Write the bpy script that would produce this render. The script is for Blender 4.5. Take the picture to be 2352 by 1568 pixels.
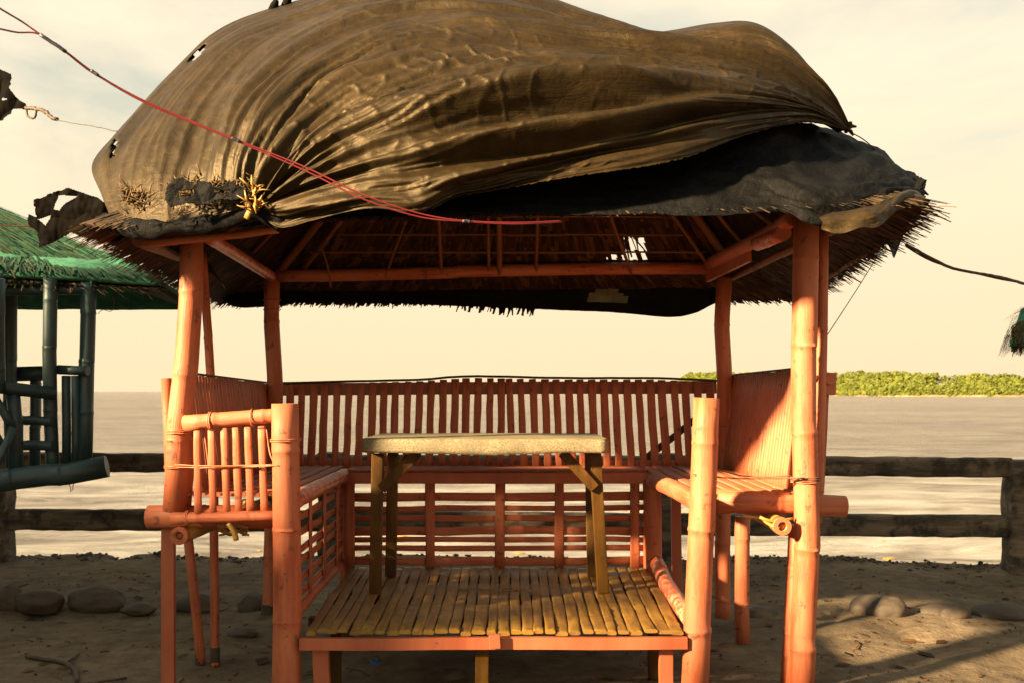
import bpy, bmesh, math, random
import numpy as np
from mathutils import Vector, Matrix, noise as N
random.seed(7)
PI = math.pi
S = bpy.context.scene
C = S.collection
for o in list(bpy.data.objects): bpy.data.objects.remove(o)

# ------------------------------------------------------------------ camera
F = 2200.0; HC = 1.30; HZ = 898.0
cd = bpy.data.cameras.new('camera'); cam = bpy.data.objects.new('camera', cd); C.objects.link(cam)
cd.lens = 36*F/2352; cd.sensor_width = 36; cd.shift_y = (HZ-784)/2352
cd.clip_start = .05; cd.clip_end = 20000
cd.dof.use_dof = True; cd.dof.focus_distance = 4.3; cd.dof.aperture_fstop = 5.0
cam.location = (0, 0, HC); cam.rotation_euler = (PI/2, 0, 0)
S.camera = cam
S.render.resolution_x = 1024; S.render.resolution_y = 682
S.render.engine = 'CYCLES'
S.view_settings.view_transform = 'Standard'; S.view_settings.look = 'None'
S.view_settings.exposure = 2.75; S.view_settings.gamma = 1.0

# ------------------------------------------------------------------ world + sun
SUN_EL = math.radians(20); SUN_AZ = math.radians(58)      # azimuth: to the left of straight behind the camera
sdir = Vector((-math.sin(SUN_AZ)*math.cos(SUN_EL), -math.cos(SUN_AZ)*math.cos(SUN_EL), math.sin(SUN_EL)))
w = bpy.data.worlds.new('World'); S.world = w; w.use_nodes = True
nt = w.node_tree; nt.nodes.clear()
def nn(nt, t, **k):
    n = nt.nodes.new(t)
    for a, b in k.items():
        if a == 'i':
            for q, v in b.items(): n.inputs[q].default_value = v
        else: setattr(n, a, b)
    return n
wo = nn(nt, 'ShaderNodeOutputWorld'); bg = nn(nt, 'ShaderNodeBackground', i={'Strength': .05})
sky = nn(nt, 'ShaderNodeTexSky', sky_type='NISHITA', sun_disc=False, sun_elevation=SUN_EL,
         sun_rotation=math.atan2(sdir.x, sdir.y), air_density=1.3, dust_density=4.0, ozone_density=1.0)
warm = nn(nt, 'ShaderNodeMix', data_type='RGBA', blend_type='MULTIPLY', i={0: 1.0}); warm.inputs[7].default_value = (.44, .57, .48, 1)
tc = nn(nt, 'ShaderNodeTexCoord'); mp = nn(nt, 'ShaderNodeMapping'); mp.inputs['Scale'].default_value = (1.2, 1.2, 4.5)
no = nn(nt, 'ShaderNodeTexNoise', i={'Scale': 1.6, 'Detail': 6, 'Roughness': .55, 'Distortion': .4})
rp = nn(nt, 'ShaderNodeValToRGB'); rp.color_ramp.elements[0].position = .36; rp.color_ramp.elements[1].position = .58
sx = nn(nt, 'ShaderNodeSeparateXYZ')
rz = nn(nt, 'ShaderNodeValToRGB')                                    # share of hazy cream cloud by elevation
rz.color_ramp.elements[0].position = .0; rz.color_ramp.elements[0].color = (1, 1, 1, 1)
rz.color_ramp.elements[1].position = .62; rz.color_ramp.elements[1].color = (0, 0, 0, 1)
mx = nn(nt, 'ShaderNodeMath', operation='MULTIPLY_ADD'); mx.inputs[1].default_value = .62
mc = nn(nt, 'ShaderNodeMix', data_type='RGBA', clamp_factor=True)
cr = nn(nt, 'ShaderNodeValToRGB')                                    # cloud colour by elevation: peach at the horizon, paler above
cr.color_ramp.elements[0].position = .0; cr.color_ramp.elements[0].color = (1.05, .80, .49, 1)
cr.color_ramp.elements[1].position = .3; cr.color_ramp.elements[1].color = (1.08, .92, .67, 1)
sc = nn(nt, 'ShaderNodeMix', data_type='RGBA', blend_type='MULTIPLY', i={0: 1.0}); sc.inputs[7].default_value = (3.12, 3.12, 3.12, 1)
L = nt.links.new
L(tc.outputs['Generated'], mp.inputs[0]); L(mp.outputs[0], no.inputs['Vector']); L(no.outputs['Fac'], rp.inputs[0])
L(tc.outputs['Generated'], sx.inputs[0]); L(sx.outputs[2], rz.inputs[0]); L(sx.outputs[2], cr.inputs[0])
L(rp.outputs[0], mx.inputs[0]); L(rz.outputs[0], mx.inputs[2])
L(sky.outputs[0], warm.inputs[6]); L(cr.outputs[0], sc.inputs[6])
L(mx.outputs[0], mc.inputs[0]); L(warm.outputs[2], mc.inputs[6]); L(sc.outputs[2], mc.inputs[7])
L(mc.outputs[2], bg.inputs[0]); L(bg.outputs[0], wo.inputs[0])

sl = bpy.data.lights.new('sun', 'SUN'); so = bpy.data.objects.new('sun', sl); C.objects.link(so)
sl.energy = 5.0; sl.angle = math.radians(3.2); sl.color = (1.0, .72, .40)
so.rotation_euler = (-sdir).to_track_quat('-Z', 'Y').to_euler()

# ------------------------------------------------------------------ helpers
def W(px, py, Y): return Vector(((px-1176)/F*Y, Y, HC-(py-HZ)/F*Y))
def interp(pts, t):
    """smooth (catmull-rom) point on a list of tuples, t in 0..1 over index"""
    n = len(pts)-1; x = max(0, min(n-1e-6, t*n)); i = int(x); f = x-i
    p0 = pts[max(i-1, 0)]; p1 = pts[i]; p2 = pts[i+1]; p3 = pts[min(i+2, n)]
    return tuple(.5*((2*b)+(-a+c)*f+(2*a-5*b+4*c-d)*f*f+(-a+3*b-3*c+d)*f**3) for a, b, c, d in zip(p0, p1, p2, p3))
def resample(pts, n):
    fine = [Vector(interp([tuple(p) for p in pts], k/200)) for k in range(201)]
    d = [0]
    for a, b in zip(fine, fine[1:]): d.append(d[-1]+(b-a).length)
    out = []; j = 0
    for k in range(n):
        t = d[-1]*k/(n-1)
        while j < 199 and d[j+1] < t: j += 1
        q = (t-d[j])/max(1e-9, d[j+1]-d[j]); out.append(fine[j].lerp(fine[j+1], min(1, max(0, q))))
    return out
class MB:
    def __init__(s): s.bm = bmesh.new(); s.uv = s.bm.loops.layers.uv.new('UVMap')
    def face(s, vs, uvs=None, smooth=True):
        try: f = s.bm.faces.new(vs)
        except ValueError: return None
        f.smooth = smooth
        if uvs:
            for l, q in zip(f.loops, uvs): l[s.uv].uv = q
        return f
    def sweep(s, pts, secs, up=None, seg=12, cap=True, hollow=0.0, square=False, u0=None, sq=1.0):
        """sweep an ellipse (a across, b along up) or rectangle along pts"""
        pts = [Vector(p) for p in pts]; n = len(pts); rings = []; hd = min(.12, .3*(pts[0]-pts[-1]).length); u0 = random.random()*5 if u0 is None else u0
        ref = Vector(up) if up else None; d = 0; ds = []
        for i, p in enumerate(pts):
            t = (pts[min(i+1, n-1)]-pts[max(i-1, 0)]).normalized()
            if i: d += (p-pts[i-1]).length
            ds.append(d)
            if ref is None: ref = Vector((0, 0, 1)) if abs(t.z) < .8 else Vector((0, -1, 0))
            side = t.cross(ref).normalized(); upv = side.cross(t).normalized()
            if not up: ref = upv
            sc_ = secs[i] if isinstance(secs, list) else secs
            a, b = sc_ if isinstance(sc_, tuple) else (sc_, sc_)
            if square: r = [s.bm.verts.new(p+side*x*a+upv*y*b) for x, y in ((-1, -1), (1, -1), (1, 1), (-1, 1))]
            else: r = [s.bm.verts.new(p+side*math.copysign(abs(math.cos(2*PI*k/seg))**sq, math.cos(2*PI*k/seg))*a+upv*math.copysign(abs(math.sin(2*PI*k/seg))**sq, math.sin(2*PI*k/seg))*b) for k in range(seg)]
            rings.append(r)
        m = len(rings[0])
        for i in range(n-1):
            for k in range(m):
                k2 = (k+1) % m; ua = k/m*.4+u0; ub = (k+1)/m*.4+u0
                s.face([rings[i][k], rings[i][k2], rings[i+1][k2], rings[i+1][k]], [(ua, ds[i]), (ub, ds[i]), (ub, ds[i+1]), (ua, ds[i+1])], not square)
        if cap:
            for e, r in ((0, rings[0]), (1, rings[-1])):
                c = pts[0] if e == 0 else pts[-1]; dr = (pts[1]-pts[0]).normalized() if e == 0 else (pts[-2]-pts[-1]).normalized()
                if hollow:
                    r2 = [s.bm.verts.new(c+(v.co-c)*hollow) for v in r]; r3 = [s.bm.verts.new(c+(v.co-c)*hollow+dr*hd) for v in r]
                    for k in range(m):
                        k2 = (k+1) % m
                        q = [r[k], r[k2], r2[k2], r2[k]]; q2 = [r2[k], r2[k2], r3[k2], r3[k]]
                        if e == 0: q.reverse(); q2.reverse()
                        s.face(q, None, False); s.face(q2)
                    s.face(r3)
                else: s.face(r[::-1] if e == 0 else r, None, False)
        return s
    def bamboo(s, pts, r, r1=None, node=.3, seg=14, hollow=0, wob=.0025, k=0.0):
        pts = [Vector(p) for p in pts]; L_ = sum((b-a).length for a, b in zip(pts, pts[1:])); r1 = r if r1 is None else r1
        P = resample(pts, 60) if len(pts) > 2 else None
        def at(d):
            t = max(0, min(1, d/L_))
            if P is None: return pts[0].lerp(pts[1], t)
            x = t*59; i = min(58, int(x)); return P[i].lerp(P[i+1], x-i)
        st = []; x = node*random.uniform(.3, .9)
        st.append((0, 1.0))
        while x < L_-.03:
            st += [(x-.06, .985), (x-.016, .99), (x-.004, 1.022), (x+.002, 1.026), (x+.006, .982), (x+.03, .985)]
            x += node*random.uniform(.85, 1.2)
        st = [q for q in st if 0 <= q[0] < L_]; st.sort(); st.append((L_, 1.0))
        o0 = Vector((0, 0, 0)); pp = []; ss = []; lastd = -1; jit = random.uniform(.97, 1.03)
        for d, m in st:
            if m == 1.022: o0 = Vector([random.uniform(-wob, wob) for _ in range(3)]); jit = random.uniform(.985, 1.015)
            if d-lastd < .002 and lastd >= 0: continue
            lastd = d; rr = (r+(r1-r)*d/L_)*m*(jit if m < 1 else 1); pp.append(at(d)+o0*(0 if d in (0, L_) else 1)); ss.append((rr, rr*(1-k)))
        return s.sweep(pp, ss, seg=seg, hollow=hollow)
    def slat(s, a, b, wd, th, nrm, n=5, wob=.003, taper=1.0):
        """split bamboo slat: flat half-round strip with slight bends"""
        a = Vector(a); b = Vector(b); nrm = Vector(nrm); side = (b-a).cross(nrm).normalized(); pts = []; ss = []
        for i in range(n+1):
            t = i/n; p = a.lerp(b, t)+side*random.uniform(-wob, wob)+nrm*random.uniform(-wob, wob)*.5
            pts.append(p); ss.append((wd/2*random.uniform(.93, 1.07)*(1+(taper-1)*t), th/2))
        return s.sweep(pts, ss, up=nrm, seg=12, sq=.65)
    def board(s, a, b, wd, th, nrm, n=4, wob=.001):
        a = Vector(a); b = Vector(b)
        return s.sweep([a.lerp(b, i/n)+Vector([random.uniform(-wob, wob) for _ in range(3)]) for i in range(n+1)], (wd/2, th/2), up=nrm, square=True)
    def wrap(s, c, axis, r, turns=3, t=.0025, pitch=.007):
        c = Vector(c); ax = Vector(axis).normalized(); e1 = ax.orthogonal().normalized(); e2 = ax.cross(e1); n = turns*16
        s.sweep([c+ax*(pitch*turns*(i/n-.5)+random.uniform(-.001, .001))+(e1*math.cos(i/16*2*PI)+e2*math.sin(i/16*2*PI))*(r+t*.7) for i in range(n+1)], t, seg=5)
        return s
    def line(s, pts, r, seg=6, n=None, jit=0):
        P = resample(pts, n or max(6, len(pts)*5)) if len(pts) > 2 else [Vector(p) for p in pts]
        if jit: P = [p+Vector([random.uniform(-jit, jit) for _ in range(3)]) for p in P]
        return s.sweep(P, r, seg=seg)
def build(name, mb, m, parent=None, label=None, bevel=0):
    base = parent['_b'] if parent and '_b' in parent else None
    bm = mb.bm if isinstance(mb, MB) else mb
    o_ = Vector(base) if base else Vector((0, 0, 0))
    if base: bmesh.ops.translate(bm, verts=bm.verts, vec=-o_)
    me = bpy.data.meshes.new(name); bm.to_mesh(me); bm.free()
    for mm in (m if isinstance(m, list) else [m]): me.materials.append(mm)
    o = bpy.data.objects.new(name, me); C.objects.link(o)
    if parent: o.parent = parent; o['_b'] = list(o_)
    if label: o['label'] = label
    if bevel:
        md = o.modifiers.new('bevel', 'BEVEL'); md.width = bevel; md.segments = 2; md.limit_method = 'ANGLE'
    return o
def origin(o, loc):
    """move a top-level mesh's origin to its base"""
    loc = Vector(loc); o.data.transform(Matrix.Translation(-loc)); o.location = loc; return o
def thing(name, label, cat, loc, group=None):
    o = bpy.data.objects.new(name, None); C.objects.link(o); o.location = loc; o['_b'] = list(loc); o['label'] = label; o['category'] = cat
    o.empty_display_size = .2
    if group: o['group'] = group
    return o
def tag(o, label, cat, group=None, kind=None):
    o['label'] = label; o['category'] = cat
    if group: o['group'] = group
    if kind: o['kind'] = kind
    return o
def struct(name, mb, m):
    o = build(name, mb, m); o['kind'] = 'structure'; return o

# ------------------------------------------------------------------ materials
def mat(name, c1, c2, rough=.5, scale=8, stretch=(1, 1, 1), detail=6, bump=.1, bscale=None, bstretch=None, spec=.5, uv=False,
        spots=None, spot_scale=30, spot_lo=.62, spot_hi=.7, ramp=(.35, .65), transl=None, metallic=0, coat=0, rvar=.12, bdist=.01, big=None, big_scale=1.2):
    m = bpy.data.materials.new(name); m.use_nodes = True; t = m.node_tree; t.nodes.clear(); l = t.links.new
    out = nn(t, 'ShaderNodeOutputMaterial'); p = nn(t, 'ShaderNodeBsdfPrincipled')
    p.inputs['Specular IOR Level'].default_value = spec; p.inputs['Metallic'].default_value = metallic
    if coat: p.inputs['Coat Weight'].default_value = coat; p.inputs['Coat Roughness'].default_value = .25
    tc = nn(t, 'ShaderNodeTexCoord'); src = tc.outputs['UV' if uv else 'Object']
    mp = nn(t, 'ShaderNodeMapping'); mp.inputs['Scale'].default_value = stretch; l(src, mp.inputs[0])
    n1 = nn(t, 'ShaderNodeTexNoise', i={'Scale': scale, 'Detail': detail, 'Roughness': .6}); l(mp.outputs[0], n1.inputs['Vector'])
    r = nn(t, 'ShaderNodeValToRGB'); r.color_ramp.elements[0].position = ramp[0]; r.color_ramp.elements[1].position = ramp[1]
    r.color_ramp.elements[0].color = (*c1, 1); r.color_ramp.elements[1].color = (*c2, 1); l(n1.outputs['Fac'], r.inputs[0]); col = r.outputs[0]
    def over(col, c3, sc_, lo, hi, amt=1.0, seedoff=0):
        mpp = nn(t, 'ShaderNodeMapping'); mpp.inputs['Location'].default_value = (seedoff, seedoff*1.7, 3.1); l(tc.outputs['Object'], mpp.inputs[0])
        n2 = nn(t, 'ShaderNodeTexNoise', i={'Scale': sc_, 'Detail': 5, 'Roughness': .65}); l(mpp.outputs[0], n2.inputs['Vector'])
        r2 = nn(t, 'ShaderNodeValToRGB'); r2.color_ramp.elements[0].position = lo; r2.color_ramp.elements[1].position = hi
        r2.color_ramp.elements[0].color = (0, 0, 0, 1); r2.color_ramp.elements[1].color = (amt, amt, amt, 1); l(n2.outputs['Fac'], r2.inputs[0])
        mm = nn(t, 'ShaderNodeMix', data_type='RGBA'); l(r2.outputs[0], mm.inputs[0]); l(col, mm.inputs[6]); mm.inputs[7].default_value = (*c3, 1)
        return mm.outputs[2]
    if big: col = over(col, big, big_scale, .45, .62, .7, 5)
    if spots: col = over(col, spots, spot_scale, spot_lo, spot_hi, .85)
    l(col, p.inputs['Base Color'])
    rr = nn(t, 'ShaderNodeMapRange'); rr.inputs[3].default_value = rough-rvar; rr.inputs[4].default_value = rough+rvar; l(n1.outputs['Fac'], rr.inputs[0]); l(rr.outputs[0], p.inputs['Roughness'])
    if bump:
        mb_ = nn(t, 'ShaderNodeMapping'); mb_.inputs['Scale'].default_value = bstretch or stretch; l(src, mb_.inputs[0])
        n3 = nn(t, 'ShaderNodeTexNoise', i={'Scale': bscale or scale*2, 'Detail': 8, 'Roughness': .6}); l(mb_.outputs[0], n3.inputs['Vector'])
        b = nn(t, 'ShaderNodeBump', i={'Strength': bump, 'Distance': bdist}); l(n3.outputs['Fac'], b.inputs['Height']); l(b.outputs[0], p.inputs['Normal'])
    sh = p.outputs[0]
    if transl:
        tr = nn(t, 'ShaderNodeBsdfTranslucent'); l(col, tr.inputs[0]); ms = nn(t, 'ShaderNodeMixShader', i={0: transl}); l(sh, ms.inputs[1]); l(tr.outputs[0], ms.inputs[2]); sh = ms.outputs[0]
    l(sh, out.inputs[0]); return m
M = {}
M['coral'] = mat('coral paint', (.30, .062, .024), (.46, .140, .064), .56, 3.0, (6, 1.2, 1), bump=.22, bscale=9, bstretch=(14, .8, 1), uv=True,
                 spots=(.15, .055, .03), spot_scale=19, spot_lo=.615, spot_hi=.65, big=(.45, .15, .078), spec=.32)
M['coral_board'] = mat('coral painted board', (.32, .070, .028), (.43, .125, .058), .5, 5, (1, 1, .2), bump=.15, bscale=30, spots=(.12, .04, .02), spot_scale=30, spot_lo=.68, spot_hi=.71)
M['pink_worn'] = mat('worn coral paint', (.40, .085, .036), (.6, .25, .15), .4, 5, (4, 3, 1), uv=True, bump=.12, ramp=(.45, .6))
M['bare'] = mat('bare yellow bamboo', (.24, .125, .02), (.34, .20, .04), .42, 4, (8, 1, 1), uv=True, bump=.1, spots=(.14, .08, .02), spot_scale=25, spot_lo=.62, spot_hi=.68)
M['floor'] = mat('worn bamboo slats', (.12, .055, .008), (.36, .20, .028), .5, 3.5, (5, 1.5, 1), uv=True, bump=.25, bscale=8, bstretch=(14, 1, 1), spots=(.12, .06, .018), spot_scale=14, spot_lo=.53, spot_hi=.64, big=(.17, .09, .018), big_scale=3)
M['mud'] = mat('mud stained bamboo foot', (.022, .016, .007), (.06, .038, .012), .8, 20, bump=.3)
M['rafter'] = mat('raw bamboo rafter', (.13, .045, .012), (.21, .08, .02), .6, 4, (5, 1, 1), uv=True, bump=.15)
M['wood'] = mat('brown lumber', (.028, .012, .0015), (.115, .052, .005), .55, 5, (1.5, 1.5, .35), bump=.3, bscale=14, spec=.2, spots=(.03, .014, .003), spot_scale=9, spot_lo=.55, spot_hi=.7)
M['twine'] = mat('twine', (.10, .05, .03), (.25, .1, .05), .8, 20, bump=0)
M['twine_pink'] = mat('painted twine', (.45, .12, .045), (.55, .2, .09), .5, 20, bump=0)
M['terrazzo'] = mat('speckled concrete', (.10, .080, .042), (.24, .20, .115), .7, 130, bump=.35, bscale=120, spots=(.10, .07, .035), spot_scale=90, spot_lo=.6, spot_hi=.66, detail=2, bdist=.004, big=(.10, .085, .05), big_scale=3.5)
M['fence'] = mat('weathered concrete', (.035, .027, .02), (.19, .14, .09), .9, 6, (.35, 1.5, 2.2), bump=.7, bscale=9, bstretch=(.4, 2, 3), spots=(.02, .016, .012), spot_scale=7, spot_lo=.5, spot_hi=.62, bdist=.03)
M['rock'] = mat('river rock', (.026, .019, .012), (.085, .060, .034), .75, 5, bump=.9, bscale=14, spots=(.055, .04, .028), spot_scale=5, spot_lo=.5, spot_hi=.6)
M['teal'] = mat('teal painted bamboo', (.012, .034, .038), (.028, .062, .064), .5, 3, (6, 1.5, 1), uv=True, bump=.12, spots=(.05, .04, .03), spot_scale=18, spot_lo=.66, spot_hi=.7)
M['wire'] = mat('red cable', (.13, .010, .012), (.16, .014, .016), .45, 10, bump=0)
M['tape'] = mat('dark tape', (.03, .025, .035), (.05, .04, .05), .5, 10, bump=0)
M['rope'] = mat('brown cable', (.03, .018, .009), (.06, .036, .018), .7, 20, bump=.2)
def tarp_mat(name, c1, c2, c3, rough, spec, crumple=.5):
    m = bpy.data.materials.new(name); m.use_nodes = True; t = m.node_tree; l = t.links.new; p = t.nodes['Principled BSDF']; p.inputs['Specular IOR Level'].default_value = spec; p.inputs['Specular Tint'].default_value = (1, .80, .5, 1) if spec > .3 else (1, 1, 1, 1)
    tc = nn(t, 'ShaderNodeTexCoord')
    def noi(sc, st=(1, 1, 1), d=6, rgh=.6, src='Object', dist=0):
        mp = nn(t, 'ShaderNodeMapping'); mp.inputs['Scale'].default_value = st; l(tc.outputs[src], mp.inputs[0]); n = nn(t, 'ShaderNodeTexNoise', i={'Scale': sc, 'Detail': d, 'Roughness': rgh, 'Distortion': dist}); l(mp.outputs[0], n.inputs['Vector']); return n.outputs['Fac']
    r = nn(t, 'ShaderNodeValToRGB'); e = r.color_ramp.elements; e[0].position = .3; e[0].color = (*c1, 1); e[1].position = .52; e[1].color = (*c2, 1); q = e.new(.72); q.color = (*c3, 1); l(noi(2.2, d=9, rgh=.68), r.inputs[0])
    dust = nn(t, 'ShaderNodeValToRGB'); dust.color_ramp.elements[0].position = .45; dust.color_ramp.elements[0].color = (.82, .82, .82, 1); dust.color_ramp.elements[1].position = .62; dust.color_ramp.elements[1].color = (1.25, 1.2, 1.1, 1); l(noi(14, (1, 1, 1), 8, .7), dust.inputs[0])
    mm = nn(t, 'ShaderNodeMix', data_type='RGBA', blend_type='MULTIPLY', i={0: 1}); l(r.outputs[0], mm.inputs[6]); l(dust.outputs[0], mm.inputs[7]); l(mm.outputs[2], p.inputs['Base Color'])
    mr = nn(t, 'ShaderNodeMapRange', i={3: rough-.16, 4: rough+.16}); l(noi(5), mr.inputs[0]); l(mr.outputs[0], p.inputs['Roughness'])
    vo = nn(t, 'ShaderNodeTexVoronoi', feature='DISTANCE_TO_EDGE', i={'Scale': 7.0}); mp = nn(t, 'ShaderNodeMapping'); 
    dn = nn(t, 'ShaderNodeTexNoise', i={'Scale': 3.0, 'Detail': 4}); l(tc.outputs['Object'], dn.inputs['Vector']); vm = nn(t, 'ShaderNodeVectorMath', operation='MULTIPLY_ADD'); vm.inputs[1].default_value = (.5, .5, .5); l(dn.outputs['Color'], vm.inputs[0]); l(tc.outputs['Object'], vm.inputs[2]); l(vm.outputs[0], vo.inputs['Vector'])
    vr = nn(t, 'ShaderNodeMapRange', i={1: 0.0, 2: .12, 3: 0, 4: 1}); l(vo.outputs['Distance'], vr.inputs[0])
    s1 = nn(t, 'ShaderNodeMath', operation='MULTIPLY_ADD'); s1.inputs[1].default_value = .12; l(vr.outputs[0], s1.inputs[0]); l(noi(16, (1, 1, 1), 9, .66, dist=.6), s1.inputs[2])
    s2 = nn(t, 'ShaderNodeMath', operation='MULTIPLY_ADD'); s2.inputs[1].default_value = .45; l(noi(9, (.5, 30, 1), 5, .6, 'UV'), s2.inputs[0]); l(s1.outputs[0], s2.inputs[2])
    bu = nn(t, 'ShaderNodeBump', i={'Strength': crumple, 'Distance': .03}); l(s2.outputs[0], bu.inputs['Height']); l(bu.outputs[0], p.inputs['Normal'])
    return m
M['tarp'] = tarp_mat('faded brown tarpaulin', (.012, .0075, .003), (.018, .0113, .0043), (.032, .0205, .0085), .47, .34, .26)
M['black'] = tarp_mat('black tarpaulin', (.003, .003, .003), (.0048, .0048, .005), (.0075, .0078, .008), .6, .07, .6)
M['scrap'] = mat('black plastic scrap', (.0015, .0013, .001), (.005, .0038, .0025), .8, 8, bump=.1, spec=.03)
M['net'] = mat('green shade net', (.02, .11, .062), (.07, .27, .155), .8, 16, bump=.5, bscale=60, transl=.25, ramp=(.3, .7))
def thatch_mat(name, cols, tr=.12):
    m = bpy.data.materials.new(name); m.use_nodes = True; t = m.node_tree; t.nodes.clear(); l = t.links.new
    out = nn(t, 'ShaderNodeOutputMaterial'); p = nn(t, 'ShaderNodeBsdfPrincipled', i={'Roughness': .75, 'Specular IOR Level': .25})
    tc = nn(t, 'ShaderNodeTexCoord'); s = nn(t, 'ShaderNodeSeparateXYZ'); l(tc.outputs['UV'], s.inputs[0])
    r = nn(t, 'ShaderNodeValToRGB'); e = r.color_ramp.elements
    while len(e) < len(cols): e.new(.5)
    for k, c in enumerate(cols): e[k].position = k/(len(cols)-1); e[k].color = (*c, 1)
    l(s.outputs[0], r.inputs[0])
    n1 = nn(t, 'ShaderNodeTexNoise', i={'Scale': 30, 'Detail': 4}); l(tc.outputs['Object'], n1.inputs['Vector'])
    mm = nn(t, 'ShaderNodeMix', data_type='RGBA', blend_type='MULTIPLY', i={0: .6}); l(r.outputs[0], mm.inputs[6]); l(n1.outputs['Fac'], mm.inputs[7])
    l(mm.outputs[2], p.inputs[0])
    tr_ = nn(t, 'ShaderNodeBsdfTranslucent'); l(mm.outputs[2], tr_.inputs[0]); ms = nn(t, 'ShaderNodeMixShader', i={0: tr}); l(p.outputs[0], ms.inputs[1]); l(tr_.outputs[0], ms.inputs[2])
    l(ms.outputs[0], out.inputs[0]); return m
M['thatch'] = thatch_mat('dry nipa thatch', [(.022, .008, .003), (.050, .018, .006), (.085, .033, .011), (.17, .08, .028)])
M['thatch_dark'] = thatch_mat('old grey thatch', [(.03, .02, .011), (.055, .036, .018), (.09, .058, .028), (.17, .11, .05)])
M['thatch_green'] = thatch_mat('netted thatch fibres', [(.008, .028, .014), (.018, .065, .034), (.035, .12, .062), (.09, .08, .035)])
M['leaf'] = thatch_mat('mangrove leaves', [(.085, .115, .014), (.13, .16, .02), (.17, .19, .028), (.21, .215, .04)], .25)
M['leaf2'] = thatch_mat('tree leaves', [(.03, .06, .012), (.05, .09, .015), (.07, .11, .02), (.09, .12, .03)], .2)

# sand
def sand_mat():
    m = bpy.data.materials.new('sandy ground'); m.use_nodes = True; t = m.node_tree; l = t.links.new; p = t.nodes['Principled BSDF']
    p.inputs['Roughness'].default_value = .95; p.inputs['Specular IOR Level'].default_value = .15
    tc = nn(t, 'ShaderNodeTexCoord')
    def noi(sc, d=8, rgh=.6): n = nn(t, 'ShaderNodeTexNoise', i={'Scale': sc, 'Detail': d, 'Roughness': rgh}); l(tc.outputs['Object'], n.inputs['Vector']); return n
    a = noi(.9); b = noi(9); c = noi(60, 3); 
    r = nn(t, 'ShaderNodeValToRGB'); r.color_ramp.elements[0].position = .3; r.color_ramp.elements[1].position = .7
    r.color_ramp.elements[0].color = (.095, .074, .050, 1); r.color_ramp.elements[1].color = (.23, .18, .122, 1); l(a.outputs['Fac'], r.inputs[0])
    r2 = nn(t, 'ShaderNodeValToRGB'); r2.color_ramp.elements[0].position = .3; r2.color_ramp.elements[1].position = .75
    r2.color_ramp.elements[0].color = (.55, .52, .48, 1); r2.color_ramp.elements[1].color = (1.15, 1.1, 1.05, 1); l(b.outputs['Fac'], r2.inputs[0])
    m1 = nn(t, 'ShaderNodeMix', data_type='RGBA', blend_type='MULTIPLY', i={0: 1}); l(r.outputs[0], m1.inputs[6]); l(r2.outputs[0], m1.inputs[7])
    r3 = nn(t, 'ShaderNodeValToRGB'); r3.color_ramp.elements[0].position = .66; r3.color_ramp.elements[1].position = .70; l(c.outputs['Fac'], r3.inputs[0])
    m2 = nn(t, 'ShaderNodeMix', data_type='RGBA'); l(r3.outputs[0], m2.inputs[0]); l(m1.outputs[2], m2.inputs[6]); m2.inputs[7].default_value = (.05, .04, .03, 1)
    l(m2.outputs[2], p.inputs['Base Color'])
    ad = nn(t, 'ShaderNodeMath', operation='MULTIPLY_ADD'); ad.inputs[1].default_value = .25; l(c.outputs['Fac'], ad.inputs[0]); l(b.outputs['Fac'], ad.inputs[2])
    bu = nn(t, 'ShaderNodeBump', i={'Strength': .6, 'Distance': .04}); l(ad.outputs[0], bu.inputs['Height']); l(bu.outputs[0], p.inputs['Normal'])
    return m
M['sand'] = sand_mat()
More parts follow.
